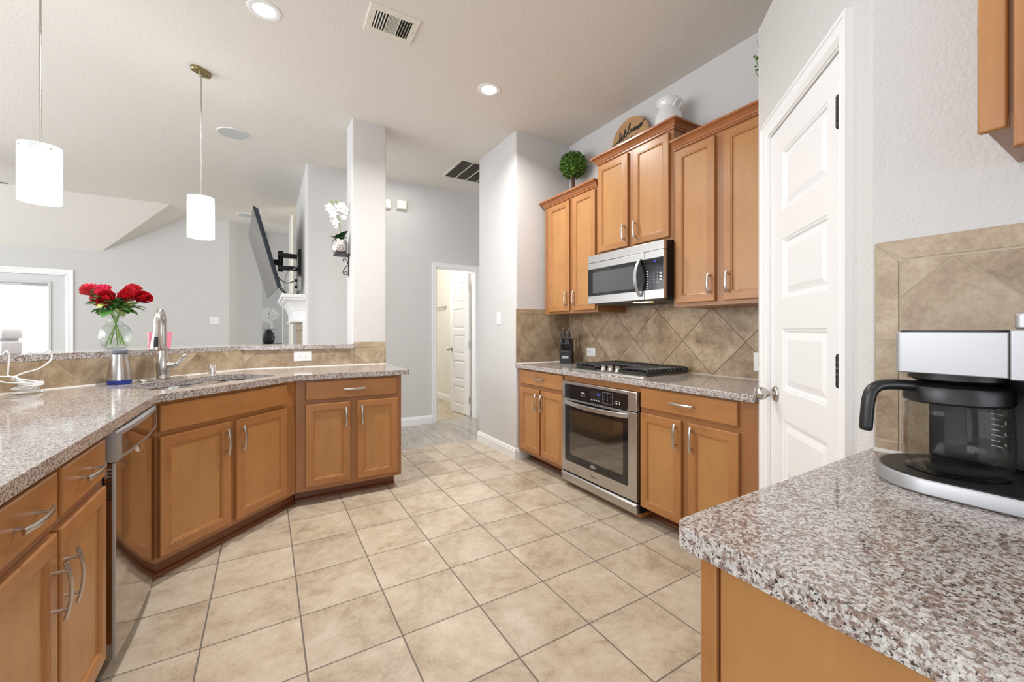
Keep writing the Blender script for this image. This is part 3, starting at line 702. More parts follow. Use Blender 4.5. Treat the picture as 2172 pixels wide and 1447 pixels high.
for k in range(n + 1):
    tt = -1 + 2 * k / n; y = -0.012 - 0.048 * (1 - tt * tt); z = 1.432 + (1.690 - 1.432) * k / n; wd = 0.011 + 0.003 * (1 - tt * tt)
    ls.append([(0.546 - wd, y, z), (0.546 + wd, y, z), (0.546 + wd, y + 0.010, z), (0.546 - wd, y + 0.010, z)])
hd.loops(ls); hd.box(0.536, 0.556, -0.012, 0.0, 1.432, 1.445).box(0.536, 0.556, -0.012, 0.0, 1.677, 1.690)
hd.build('handle', 'silver_plastic', dm, bevel=0.0025)
m = MB().lathe([(0.001, -0.001), (0.007, -0.001), (0.007, 0.001)], (0.030, 0, 1.440), 20, axis=1); text_mb('LG', 0.017, lambda x, y: (0.052 + x, -0.0012, 1.440 + y), mb=m)
m.build('logo', 'mark_white', dm)
MB().box(0.05, 0.70, 0.05, 0.39, 1.402, 1.418).build('underside_grille', 'vent_filter', mw)
MB().box(0.42, 0.56, 0.06, 0.12, 1.399, 1.403).build('hood_light', 'hood_lamp', mw)
hl = lamp('hood_light_glow', 'AREA', (0.49, 0.09, 1.396), 0.5, 0.12, (1.0, 0.75, 0.4)); hl.parent = mw

# ------------------------------------------------------------------ gas cooktop
ck = thing('cooktop', 'stainless gas cooktop with black cast iron grates', 'cooktop', (2.07, 2.595, HR), -90)
W, D = 0.745, 0.49
MB().loops([[(x, y, z) for x, y in rrect(i, W - i, i, D - i, 0.02, 4)] for i, z in [(0, 0.0005), (0, 0.006), (0.006, 0.010), (0.03, 0.010), (0.036, 0.007)]]).build('tray', 'steel', ck, smooth=30)
def grate(x0, x1, y0, y1, nb):
    m = MB(); z = 0.046
    for k in range(nb):
        y = y0 + 0.014 + (y1 - y0 - 0.028) * k / (nb - 1)
        m.tube([(x0, y, z - 0.016), (x0 + 0.006, y, z - 0.004), (x0 + 0.020, y, z), (x1 - 0.020, y, z), (x1 - 0.006, y, z - 0.004), (x1, y, z - 0.016)], 0.0085, 8)
    for xx in (x0 + 0.004, x1 - 0.004): m.box(xx - 0.006, xx + 0.006, y0, y1, z - 0.030, z - 0.016)
    for yy in (y0 + 0.004, y1 - 0.004): m.box(x0, x1, yy - 0.006, yy + 0.006, z - 0.030, z - 0.016)
    for xx in (x0 + 0.012, x1 - 0.012):
        for yy in (y0 + 0.012, y1 - 0.012): m.cyl((xx, yy, 0.011), (xx, yy, z - 0.02), 0.008, 10)
    m.box(x0 + (x1 - x0) * .5 - .005, x0 + (x1 - x0) * .5 + .005, y0, y1, z - 0.012, z - 0.002)
    return m.build('grate', 'cast_iron', ck, smooth=50)
grate(0.012, 0.235, 0.045, D - 0.02, 11); grate(0.505, W - 0.012, 0.045, D - 0.02, 11); grate(0.243, 0.497, 0.20, D - 0.02, 7)
for x, y in ((0.12, 0.14), (0.12, 0.36), (0.62, 0.14), (0.62, 0.36), (0.37, 0.34)):
    MB().lathe([(0.001, 0.007), (0.048, 0.007), (0.046, 0.018), (0.036, 0.019), (0.036, 0.025), (0.001, 0.026)], (x, y, 0), 24).build('burner', 'cast_iron', ck, smooth=40)
for k in range(4):
    x = 0.213 + 0.073 * k; y = 0.085
    kb = MB().lathe([(0.001, 0.010), (0.027, 0.010), (0.026, 0.014), (0.022, 0.016), (0.0205, 0.034), (0.018, 0.036), (0.001, 0.036)], (x, y, 0), 24)
    kb.box(x - 0.022, x + 0.022, y - 0.006, y + 0.006, 0.030, 0.050)
    kb.build('knob', 'nickel', ck, smooth=40)

# ------------------------------------------------------------------ dishwasher
dw = thing('dishwasher', 'stainless dishwasher between the drawer cabinet and sink cabinet', 'dishwasher', (-0.471, 1.936, 0), 90)
W = 0.596
def bowf(x): u = (x / W) * 2 - 1; return 0.012 * (1 - u * u)
MB().box(0.004, W - 0.004, 0.0, 0.56, 0.09, 0.858).build('tub', 'dark_grey', dw)
MB().box(0.004, W - 0.004, 0.06, 0.10, 0.0, 0.09).build('kick_plate', 'black_metal', dw)
n = 16; xs = [W * k / n for k in range(n + 1)]
dd = MB().loops([[(x, -0.005, z) for x in xs] + [(x, -0.030 - bowf(x), z) for x in xs[::-1]] for z in (0.075, 0.745)]).build('door', 'steel_mirror', dw, smooth=20)
cpn = MB().loops([[(x, -0.002, z) for x in xs] + [(x, -0.034 - off - bowf(x), z) for x in xs[::-1]] for z, off in ((0.748, 0.0), (0.754, 0.004), (0.848, 0.002), (0.855, -0.004))]).build('control_panel', 'silver_plastic', dw, smooth=25)
MB().loops([[(x, -0.0345 - bowf(x), z) for x in xs[1:-1]] + [(x, -0.0385 - bowf(x), z) for x in xs[1:-1][::-1]] for z in (0.764, 0.836)]).build('glass', 'steel_mirror', cpn, smooth=20)
MB().loops([[(x, -0.0365 - bowf(x), z) for x in xs[-5:-1]] + [(x, -0.0390 - bowf(x), z) for x in xs[-5:-1][::-1]] for z in (0.766, 0.834)]).build('display', 'black_gloss', cpn, smooth=20)
hp = MB(); hp.loops([[(0.30 + 0.075 * sx * math.cos(R(a)), -0.0455 - e, 0.748 - 0.040 * sx * max(0, -math.sin(R(a)))) for a in range(180, 361, 15)] for sx, e in ((1.0, -0.006), (0.98, 0.002), (0.80, -0.002))])
hp.build('handle_pocket', 'chrome', dw, smooth=40)
m = MB()
for k in range(9): m.box(-0.0008, 0.0, -0.028, -0.012, 0.62 + k * 0.012, 0.626 + k * 0.012)
m.build('vent_slots', 'black_plastic', dw)

MB().box(-0.0015, 0.006, -0.0325, -0.022, 0.075, 0.745).build('edge_trim', 'silver_plastic', dw, bevel=0.002)
# ------------------------------------------------------------------ sink and faucet
SK = [(1.61, 2.215), (2.325, 2.215), (2.325, 2.58), (2.22, 2.635), (2.06, 2.60), (1.90, 2.625), (1.70, 2.60), (1.61, 2.50)]
sk = thing('sink', 'double bowl stainless undermount sink in the angled worktop', 'sink', (0, 0, 0), 45)
# local x = along the worktop edge, local y = towards the half wall
def bowl(x0, x1, y0, y1, dp):
    zt = HP - 0.0365
    m = MB().loops([[(x, y, z) for x, y in rrect(x0 + i, x1 - i, y0 + i, y1 - i, max(0.02, 0.07 - i), 6)] for i, z in [(-0.016, zt - 0.002), (-0.016, zt), (0, zt), (0.004, zt - 0.01), (0.012, zt - dp + 0.03), (0.022, zt - dp + 0.008), (0.045, zt - dp)]], cap0=False)
    b = m.build('bowl', 'steel_sink', sk, smooth=50, recalc=False)
    cx, cy = (x0 + x1) / 2, (y0 + y1) / 2
    MB().lathe([(0.001, 0.001), (0.03, 0.001), (0.042, 0.003), (0.044, 0.0)], (cx, cy, zt - dp), 24).build('drain', 'chrome', b, smooth=50)
bowl(1.60, 1.955, 2.205, 2.635, 0.155); bowl(1.985, 2.335, 2.205, 2.625, 0.135)
def SD(s, t_, z=0): return (Q * (s - t_), Q * (s + t_), z)
fx, fy, _ = SD(1.965, 2.723)
fc = thing('faucet', 'brushed nickel pull-down kitchen faucet standing behind the sink', 'faucet', (fx, fy, HP), 0)
m = MB().loops([[(Q * (x - y), Q * (x + y), z) for x, y in rrect(-0.135 + i, 0.135 - i, -0.030 + i, 0.030 - i, 0.026 - i, 6)] for i, z in [(0, 0.0005), (0, 0.006), (0.003, 0.009)]])
m.build('base_plate', 'nickel', fc, smooth=40)
MB().lathe([(0.001, 0.009), (0.034, 0.009), (0.034, 0.016), (0.030, 0.022), (0.029, 0.03), (0.034, 0.055), (0.0355, 0.085), (0.032, 0.115), (0.025, 0.145), (0.0195, 0.175), (0.0195, 0.186), (0.0235, 0.189), (0.0235, 0.196), (0.0185, 0.199), (0.001, 0.2)], (0, 0, 0), 32).build('body', 'nickel', fc, smooth=50)
ar = [(0.0, 0.0, 0.19), (0, 0, 0.25), (0, 0, 0.315)] + [(0, -0.085 + 0.085 * math.cos(R(a)), 0.33 + 0.085 * math.sin(R(a))) for a in range(0, 181, 12)]
ar = ar + [(0, -0.1715, 0.30), (0, -0.174, 0.28)]
MB().tube(ar, 0.0165, 16, up=(1, 0, 0)).build('spout', 'nickel', fc, smooth=60)
sp = MB().tube([(0, -0.174, 0.287), (0, -0.175, 0.27), (0, -0.178, 0.22), (0, -0.181, 0.188), (0, -0.1815, 0.182)], [0.0175, 0.021, 0.029, 0.034, 0.031], 24).build('spray_head', 'nickel', fc, smooth=50)
MB().tube([(0, -0.2005, 0.262), (0, -0.2070, 0.225), (0, -0.2110, 0.205)], [0.008, 0.0105, 0.009], 10, flat=(1.15, 0.5)).build('spray_button', 'black_plastic', sp, smooth=40)
lv = MB().cyl((0.02, -0.0125, 0.088), (0.070, -0.043, 0.090), 0.0175, 20).build('lever_hub', 'nickel', fc, smooth=40)
MB().tube([(0.058, -0.036, 0.090), (0.074, -0.046, 0.096), (0.088, -0.054, 0.112), (0.108, -0.067, 0.140), (0.116, -0.072, 0.150), (0.119, -0.074, 0.154)], [0.012, 0.010, 0.0075, 0.0105, 0.0115, 0.006], 14).build('lever', 'nickel', lv, smooth=50)
x, y, _ = SD(2.31, 2.760)
tag(MB().lathe([(0.001, 0.0005), (0.0235, 0.0005), (0.0235, 0.004), (0.0215, 0.006), (0.0215, 0.056), (0.019, 0.060), (0.001, 0.0605)], (0, 0, 0), 28).build('air_gap', 'chrome', smooth=40), 'small chrome air gap cylinder on the worktop right of faucet', 'air gap').location = (x, y, HP)
x, y, _ = SD(1.735, 2.722)
sd = thing('soap_dispenser', 'tapered stainless canister with grey lid and blue base band', 'dispenser', (x, y, HP))
MB().lathe([(0.001, 0.024), (0.0515, 0.024), (0.0513, 0.036), (0.048, 0.075), (0.041, 0.115), (0.035, 0.150), (0.033, 0.166), (0.001, 0.166)], (0, 0, 0), 32).build('body', 'nickel', sd, smooth=40)
MB().lathe([(0.001, 0.0005), (0.050, 0.0005), (0.052, 0.004), (0.0522, 0.023), (0.001, 0.0235)], (0, 0, 0), 32).build('base_band', 'blue_band', sd, smooth=40)
MB().lathe([(0.001, 0.166), (0.031, 0.166), (0.031, 0.174), (0.036, 0.176), (0.036, 0.190), (0.032, 0.194), (0.001, 0.195)], (0, 0, 0), 32).build('lid', 'grey_plastic', sd, smooth=40)
def spl(ps, n=8):
    out = []; P_ = [Vector(p) for p in ps]
    for i in range(len(P_) - 1):
        p0, p1, p2, p3 = P_[max(i - 1, 0)], P_[i], P_[i + 1], P_[min(i + 2, len(P_) - 1)]
        for k in range(n):
            t = k / n; out.append(tuple(0.5 * ((2 * p1) + (p2 - p0) * t + (2 * p0 - 5 * p1 + 4 * p2 - p3) * t * t + (3 * p1 - p0 - 3 * p2 + p3) * t ** 3)))
    return out + [tuple(P_[-1])]
# ------------------------------------------------------------------ bar top: vase of roses, box, cup, cable
def pseudo_glass(name, tint=(1, 1, 1), k1=0.03, k2=0.55):
    t = NT(name); t.t.nodes.remove(t.b)
    tr = t.n('ShaderNodeBsdfTransparent'); tr.inputs[0].default_value = (*tint, 1)
    gl = t.n('ShaderNodeBsdfGlossy'); gl.inputs['Roughness'].default_value = 0.02
    lw = t.n('ShaderNodeLayerWeight'); lw.inputs[0].default_value = 0.5
    mx = t.n('ShaderNodeMixShader'); t.l(t.math('MULTIPLY_ADD', t.math('POWER', lw.outputs['Facing'], 4.0), k2, k1), mx.inputs[0])
    t.l(tr.outputs[0], mx.inputs[1]); t.l(gl.outputs[0], mx.inputs[2]); t.l(mx.outputs[0], t.t.nodes['Material Output'].inputs[0]); M[name] = t.m
pseudo_glass('clear_glass', (0.95, 0.965, 0.955)); pseudo_glass('water', (0.96, 0.975, 0.95)); pseudo_glass('carafe_glass', (0.90, 0.90, 0.89), 0.012, 0.75)
t = NT('rose_red'); c = t.coord(); f = t.noise(c, 40, 3); t.set(base=t.ramp(f, [(0.3, (0.30, 0.002, 0.008)), (0.7, (0.62, 0.010, 0.025))]), rough=0.5); M['rose_red'] = t.m
t = NT('rose_pink'); c = t.coord(); f = t.noise(c, 40, 3); t.set(base=t.ramp(f, [(0.3, (0.52, 0.008, 0.05)), (0.7, (0.80, 0.05, 0.13))]), rough=0.5); M['rose_pink'] = t.m
t = NT('rose_leaf'); c = t.coord(); f = t.noise(c, 25, 3); t.set(base=t.ramp(f, [(0.3, (0.022, 0.11, 0.018)), (0.7, (0.10, 0.27, 0.06))]), rough=0.4); M['rose_leaf'] = t.m
vx, vy, _ = SD(1.942, 3.08)
va = thing('vase', 'round clear glass vase with flared rim holding the red roses', 'vase', (vx, vy, ZB))
outer = [(0.030, 0.0008), (0.045, 0.003), (0.066, 0.025), (0.0785, 0.065), (0.078, 0.10), (0.064, 0.138), (0.043, 0.160), (0.033, 0.178), (0.035, 0.195), (0.050, 0.222), (0.066, 0.245)]
outer = [(r_, z_) for r_, _, z_ in spl([(r_, 0, z_) for r_, z_ in outer], 4)]
inner = [(r - 0.003, z + 0.001) for r, z in outer[::-1][:-1]]
MB().lathe([(0.001, 0.0008)] + outer + inner + [(0.04, 0.008), (0.001, 0.008)], (0, 0, 0), 40, cap=False).build('bowl', 'clear_glass', va, smooth=60)
MB().lathe([(0.001, 0.010), (0.042, 0.0095), (0.061, 0.026), (0.0735, 0.065), (0.0735, 0.10), (0.060, 0.137), (0.048, 0.150), (0.001, 0.150)], (0, 0, 0), 36).build('water', 'water', va, smooth=60)
def leaf(m, base, d, up, L, w, curl=0.25, mi=0):
    d = Vector(d).normalized(); up = Vector(up); up = (up - d * up.dot(d)).normalized(); s = d.cross(up); n = 6; ls = []; B = Vector(base)
    rows = []
    for k in range(n + 1):
        t = k / n; wd = w * math.sin(PI * min(1, t * 0.92 + 0.06)) ** 0.8 * (1 - 0.3 * t); c = B + d * (L * t) - up * (curl * L * t * t)
        rows.append((c - s * wd + up * wd * 0.25, c, c + s * wd + up * wd * 0.25))
    vs = [p for r in rows for p in r]; fs = []
    for k in range(n):
        for j in range(2): fs.append((k * 3 + j, k * 3 + j + 1, k * 3 + j + 4, k * 3 + j + 3))
    m.add(vs, fs, mi)
def rose(name, label, head, foot, face, mat, r=0.048):
    H, F = Vector(head), Vector(foot); o = thing(name, label, 'rose', tuple(F), 0, 'red roses in the vase'); h = H - F
    nk = Vector((0, 0, 0.215)) + Vector((h.x, h.y, 0)) * 0.16 - Vector((0, 0, foot[2] - va.location.z)) + Vector((va.location.x - F.x, va.location.y - F.y, 0)) * 0.8
    MB().tube([(0, 0, 0), tuple(nk * 0.5 + Vector((0, 0, 0))), tuple(nk), tuple(nk * 0.4 + h * 0.6), tuple(h - Vector(face).normalized() * r * 0.5)], [0.0032, 0.0032, 0.0032, 0.003, 0.0035], 7).build('stem', 'stem_green', o, smooth=60)
    z = Vector(face).normalized(); x = z.orthogonal().normalized(); y = z.cross(x); m = MB(); rr = random.Random(int(abs(h.x) * 9999) + len(label))
    def P(rad, a, hh): return h + x * (rad * math.cos(a)) + y * (rad * math.sin(a)) + z * hh
    spec = [(0.16, 0.95, 3, 0.0), (0.30, 0.92, 4, 0.02), (0.46, 0.85, 5, 0.05), (0.62, 0.76, 5, 0.07), (0.76, 0.64, 5, 0.12), (0.90, 0.42, 6, 0.20)]
    for li, (R_, top, cnt, flare) in enumerate(spec):
        for k in range(cnt):
            a0 = 2 * PI * k / cnt + li * 0.7 + rr.uniform(-.15, .15); hw = PI / cnt * 1.35; n, q = 6, 5; vs = []
            for j in range(q + 1):
                t = j / q
                rad = r * R_ * (0.30 + 0.70 * math.sin(t * PI * 0.5)) * (1.0 + flare * t ** 3) + rr.uniform(-.0008, .0008)
                hh = r * (-0.75 + (top + 0.75) * t) - (r * flare * 0.9 * max(0, t - 0.75) * 2)
                for i in range(n + 1):
                    s = -1 + 2 * i / n; a = a0 + hw * s * (0.65 + 0.35 * t)
                    vs.append(P(rad * (1 - 0.05 * s * (1 if k % 2 else -1)), a, hh - r * 0.22 * t * s * s + r * 0.03 * rr.uniform(-1, 1) * t))
            m.add(vs, [(j * (n + 1) + i, j * (n + 1) + i + 1, (j + 1) * (n + 1) + i + 1, (j + 1) * (n + 1) + i) for j in range(q) for i in range(n)])
    m.lathe([(0.001, 0), (0.18 * r, 0), (0.35 * r, 0.3 * r), (0.3 * r, 0.8 * r), (0.001, 0.9 * r)], (0, 0, 0), 12); k = 60
    for i in range(len(m.v) - k, len(m.v)): p = m.v[i]; m.v[i] = tuple(h + x * p[0] + y * p[1] + z * (p[2] - 0.2 * r))
    m.build('flower_head', mat, o, smooth=70, recalc=False)
    m = MB()
    for k in range(5):
        a = 2 * PI * k / 5; dr = x * math.cos(a) + y * math.sin(a); leaf(m, h - z * r * 0.72, dr * 0.8 + z * 0.5, z, r * 0.9, r * 0.16, -0.2)
    m.build('sepals', 'rose_leaf', o, smooth=70, recalc=False)
    m = MB(); base = nk * 0.35 + h * 0.65
    for k in range(3):
        a = rr.uniform(0, 6.28) if k else math.atan2(h.y, h.x)
        b = nk * (0.75 - 0.25 * k) + h * (0.25 + 0.25 * k)
        leaf(m, b, (math.cos(a) + h.x * 4, math.sin(a) + h.y * 4 - 0.3, -0.10 + 0.3 * k), (0, 0, 1), 0.08, 0.03)
    m.build('leaves', 'rose_leaf', o, smooth=70, recalc=False)
# camera-side basis around the vase: rx = to the right in view, ry = away
rx = Vector((math.cos(R(31.654)), -math.sin(R(31.654)), 0)); ry = Vector((math.sin(R(31.654)), math.cos(R(31.654)), 0))
def vp(a, b, z): p = Vector((vx, vy, 0)) + rx * a + ry * b; return (p.x, p.y, z)
kd = 2.60 / 876.68
for nm, u, v, dep, face, mat, rr_, lb in [
    (0, 190, 616, -0.01, (-.5, -.3, .75), 'rose_red', .046, 'red rose at the far left of the bunch, upper of two'),
    (1, 195, 634, 0.03, (-.7, -.2, -.15), 'rose_red', .040, 'red rose drooping at the left edge, half hidden underneath'),
    (2, 216, 618, 0.0, (-.1, -.55, .8), 'rose_pink', .048, 'pinkish red rose second from left, at the top'),
    (3, 246, 636, -0.06, (.10, -.95, .28), 'rose_red', .052, 'deep red rose lowest in the middle, facing the room'),
    (4, 264, 614, 0.05, (.1, -.3, .9), 'rose_red', .045, 'red rose at the top right of centre, behind the others'),
    (5, 277, 628, -0.02, (.05, -.75, .6), 'rose_red', .050, 'red rose right of centre with open swirl of petals'),
    (6, 298, 632, 0.01, (.65, -.45, .45), 'rose_red', .044, 'red rose at the far right of the bunch')]:
    a = (u - 243) * kd; z = EYE + (701.3 - v) * kd
    rose('rose', lb, vp(a, dep, z), vp(-a * 0.45 + 0.004 * (nm - 3), -dep * .3, ZB + 0.022 + 0.006 * (nm % 3)), tuple(rx * face[0] + ry * (-face[1] * -1) + Vector((0, 0, face[2]))), mat, rr_)
fg = thing('rose_greenery', 'spray of green rose leaves resting on the vase rim', 'leaves', (vx, vy, ZB))
rl = random.Random(3)
for k in range(22):
    a = 2 * PI * k / 22 + rl.uniform(-.2, .2); m = MB(); el = rl.uniform(-0.35, 1.3)
    leaf(m, (0.042 * math.cos(a), 0.042 * math.sin(a), 0.247 + 0.012 * (k % 4)), (math.cos(a), math.sin(a), el), (0, 0, 1), rl.uniform(0.07, 0.105), rl.uniform(0.026, 0.037), 0.3)
    m.build('leaf', 'rose_leaf' if k % 5 else 'pale_green', fg, smooth=70, recalc=False)

for k in range(9):
    a = 2 * PI * k / 9 + 0.3; m = MB()
    leaf(m, (0.03 * math.cos(a), 0.03 * math.sin(a), 0.262 + 0.006 * (k % 3)), (math.cos(a), math.sin(a), rl.uniform(0.5, 1.5)), (0, 0, 1), rl.uniform(0.075, 0.095), rl.uniform(0.03, 0.038), 0.25)
    m.build('leaf', 'rose_leaf', fg, smooth=70, recalc=False)
# white box on the bar at the left edge
x, y, _ = SD(1.405, 2.93)
bx = thing('countertop_box', 'white plastic dispenser box with slot on the bar, by the patio door', 'box', (x, y, ZB), 31)
MB().loops([[(px_, py_, z) for px_, py_ in rrect(-0.034 + i, 0.034 - i, -0.035 + i, 0.035 - i, 0.010, 4)] for i, z in [(0.003, 0.0005), (0, 0.006), (0, 0.060), (0.004, 0.064)]]).build('body', 'box_white', bx, smooth=40)
MB().box(-0.030, 0.030, 0.0, 0.032, 0.064, 0.080).build('neck', 'mark_white', bx)
MB().loops([[(px_, py_, z) for px_, py_ in rrect(-0.035 + i, 0.035 - i, -0.037 + i, 0.035 - i, 0.012, 4)] for i, z in [(0.002, 0.080), (0, 0.085), (0, 0.120), (0.006, 0.130)]]).build('hood', 'box_white', bx, smooth=40)
# pink tumbler behind the faucet
x, y, _ = SD(2.155, 3.02)
pk = thing('tumbler', 'pink striped square tumbler on the bar behind the faucet', 'tumbler', (x, y, ZB), -20)
m = MB()
for z, i in ((0.001, 0.006), (0.115, 0.0)): pass
m.loops([[(px_, py_, z) for px_, py_ in rrect(-0.062 + i, 0.062 - i, -0.03 + i, 0.03 - i, 0.012, 3)] for i, z in [(0.006, 0.0005), (0.004, 0.02), (0, 0.108), (0.003, 0.108), (0.006, 0.02)]])
m.build('wall', 'pink_glass', pk, smooth=40)
m = MB()
for k in range(5): m.box(-0.05 + k * 0.024, -0.042 + k * 0.024, -0.0318, -0.0295, 0.03, 0.105)
m.build('stripes', 'pink_pale', pk)
# white cable: coil on the worktop, up over the bar edge
x, y, _ = SD(1.375, 2.735)
rc = random.Random(5); m = MB(); pts = []
for k in range(110):
    a = k * 0.42; rr_ = 0.030 + 0.010 * math.sin(k * 0.37) + rc.uniform(-.003, .003)
    pts.append((rr_ * 1.25 * math.cos(a) + 0.006 * math.sin(k * .11), rr_ * 0.8 * math.sin(a), 0.006 + 0.0004 * k + 0.006 * abs(math.sin(k * 0.23))))
m.tube(pts, 0.0034, 7)
def wpt(u, v, t_): # point on the plane t = const of the half wall, for the run of the cable
    a = (u - 1104.35) / 876.68; b = (701.3 - v) / 876.68; S, C = math.sin(R(31.654)), math.cos(R(31.654)); dx, dy = S + a * C, C - a * S
    d = t_ / Q / (dy - dx); return (dx * d - x, dy * d - y, EYE + b * d - HP)
m.tube(spl([pts[-1], wpt(26, 805, 2.76), wpt(45, 793, 2.775), wpt(80, 783, 2.78), wpt(104, 768, 2.782), wpt(110, 755, 2.785), wpt(104, 744, 2.79), (wpt(95, 742, 2.84)[0], wpt(95, 742, 2.84)[1], ZB - HP + 0.005), (wpt(60, 741, 2.90)[0], wpt(60, 741, 2.90)[1], ZB - HP + 0.005)]), 0.0036, 7)
m.tube(spl([pts[-6], wpt(23, 800, 2.77), wpt(17, 785, 2.78), wpt(20, 757, 2.785), wpt(14, 745, 2.788), (wpt(6, 742, 2.83)[0], wpt(6, 742, 2.83)[1], ZB - HP + 0.005), (wpt(-6, 741, 2.9)[0], wpt(-6, 741, 2.9)[1], ZB - HP + 0.005)]), 0.0036, 7)
m.tube(spl([pts[-3], wpt(40, 806, 2.74), wpt(36, 800, 2.75), wpt(20, 799, 2.76), wpt(-8, 799, 2.765)]), 0.0032, 7)
m.tube(spl([pts[-9], wpt(20, 812, 2.74), wpt(8, 811, 2.75), wpt(-8, 808, 2.76)]), 0.0032, 7)
o = m.build('charging_cable', 'white_cord', smooth=60); o.location = (x, y, HP); tag(o, 'white cable coiled on the worktop and looped over the bar edge', 'cable')

# ------------------------------------------------------------------ outlets and switches
def plate(name, label, loc, rz, w, h, kind, group='electrical wall plates', horiz=False):
    p = thing(name, label, 'outlet' if 'outlet' in name else 'switch', loc, rz, group)
    MB().loops(rect_rings(-w / 2, w / 2, -h / 2, h / 2, [(0, 0), (0, -0.003), (0.003, -0.006)])).build('plate', 'white_plastic', p, smooth=30)
    for i in kind:
        ox, oz, typ = i
        if typ == 'o':
            f = MB().extrude([(ox + 0.016 * math.cos(a), oz + 0.014 * math.sin(a)) for a in [2 * PI * k / 20 for k in range(20)]], lambda q, r_, y: (q, y, r_), -0.0078, -0.005).build('socket', 'white_plastic', p, smooth=30)
            s = MB()
            if horiz: s.box(ox - 0.010, ox - 0.006, -0.0082, -0.0077, oz + 0.000, oz + 0.004).box(ox + 0.001, ox + 0.009, -0.0082, -0.0077, oz + 0.005, oz + 0.0068).box(ox + 0.001, ox + 0.009, -0.0082, -0.0077, oz - 0.0068, oz - 0.005)
            else: s.box(ox - 0.0068, ox - 0.005, -0.0082, -0.0077, oz, oz + 0.008).box(ox + 0.005, ox + 0.0068, -0.0082, -0.0077, oz, oz + 0.008).box(ox - .002, ox + .002, -0.0082, -0.0077, oz - 0.010, oz - 0.006)
            s.build('slots', 'dark_grey', f)
        elif typ == 'r':
            MB().loops(rect_rings(ox - 0.016, ox + 0.016, oz - 0.033, oz + 0.033, [(0, -0.005), (0, -0.008), (0.002, -0.0095)])).build('rocker', 'white_plastic', p, smooth=30)
    return p
p = at_y(642, 755, YB - 0.012); plate('outlet', 'white double outlet set sideways in the tiles below the bar', (p[0], YB - 0.0105, p[2] - 0.002), 0, 0.128, 0.082, [(-0.02, 0, 'o'), (0.02, 0, 'o')], horiz=True)
plate('outlet', 'white outlet in the tiles between knife block and cooktop', (2.5995, 2.955, 0.998), -90, 0.118, 0.080, [(-0.02, 0, 'o'), (0.02, 0, 'o')], horiz=True)
plate('outlet', 'white outlet at the pantry corner of the cooktop backsplash, cut off by the wall', (2.5995, 1.398, 1.005), -90, 0.075, 0.118, [(0, 0.02, 'o'), (0, -0.02, 'o')])
plate('light_switch', 'white rocker switch on the wall end left of the range cabinets', (1.98, 3.625, 1.325), -90, 0.075, 0.120, [(0, 0, 'r')])
p = at_y(456, 680, 8.55); plate('light_switch', 'white double switch plate on the far living room wall', (p[0], 8.55, p[2]), 0, 0.135, 0.12, [(-0.028, 0, 'r'), (0.028, 0, 'r')])
plate('light_switch', 'white switch inside the open doorway beside the towel bar', (2.63, 6.50, 1.32), -90, 0.075, 0.120, [(0, 0, 'r')])
tb = thing('towel_bar', 'nickel towel bar on the wall inside the open doorway', 'towel bar', (2.63, 6.85, 1.60), -90)
MB().cyl((-0.35, -0.055, 0), (0.14, -0.055, 0), 0.009, 12).build('rail', 'nickel', tb, smooth=40)
for xx in (-0.34, 0.13): MB().lathe([(0.001, 0), (0.028, 0), (0.028, -0.008), (0.014, -0.012), (0.012, -0.055), (0.017, -0.062), (0.001, -0.066)], (xx, 0, 0), 20, axis=1).build('bracket', 'nickel', tb, smooth=40)
for u, v, l_ in ((851, 436, 'cream square chime box high on the hall wall'), (817, 433, 'cream chime box half hidden behind the column')):
    p = at_y(u, v, 5.17); c = thing('door_chime', l_, 'chime', (p[0], 5.17, p[2]), 0, 'chime boxes on the hall wall')
    MB().loops(rect_rings(-0.062, 0.062, -0.058, 0.058, [(0, 0), (0, -0.035), (0.008, -0.048)])).build('cover', 'cream_plastic', c, smooth=30)
    MB().box(-0.045, 0.045, -0.050, -0.0475, -0.042, 0.045).build('grille', 'white_plastic', c)
# ------------------------------------------------------------------ knife block and knives
kbx, kby, krz = 2.43, 3.11, -50
kb = thing('knife_block', 'black wooden knife block in the corner of the cooktop worktop', 'knife block', (kbx, kby, HR), krz)
MB().extrude([(-0.058, 0.0005), (-0.062, 0.112), (-0.040, 0.114), (-0.030, 0.172), (-0.012, 0.176), (0.010, 0.228), (0.055, 0.232), (0.085, 0.0005)], lambda p, q, a: (a, p, q), -0.055, 0.055).build('block', 'black_plastic', kb, bevel=0.003)
MB().box(-0.030, 0.030, -0.0635, -0.060, 0.045, 0.070).build('label_plate', 'silver_plastic', kb)
def knife(label, x, y, z, L, w, lean, grp, nm):
    cr, sr = math.cos(R(krz)), math.sin(R(krz))
    o = thing(nm, label, 'knife', (kbx + cr * x - sr * y, kby + sr * x + cr * y, HR + z), krz, grp)
    lx, ly = lean
    pts = [(lx * t * L, ly * t * L, t * L) for t in (0.06, 0.3, 0.6, 0.88)]
    MB().tube(pts, [w * .75, w, w * .9, w * 1.0], 12, flat=(0.62, 1.15), up=(1, 0, 0)).build('handle', 'handle_grey' if nm == 'chef_knife' else 'black_plastic', o, smooth=50)
    MB().tube([(lx * t * L, ly * t * L, t * L) for t in (0.87, 0.97, 1.0)], [w, w * 1.05, w * .6], 12, flat=(0.62, 1.15), up=(1, 0, 0)).build('end_cap', 'chrome', o, smooth=50)
    MB().tube([(lx * t * L, ly * t * L, t * L) for t in (0.004, 0.07)], [w * 1.05, w * 0.9], 12, flat=(0.62, 1.15), up=(1, 0, 0)).build('bolster', 'chrome', o, smooth=50)
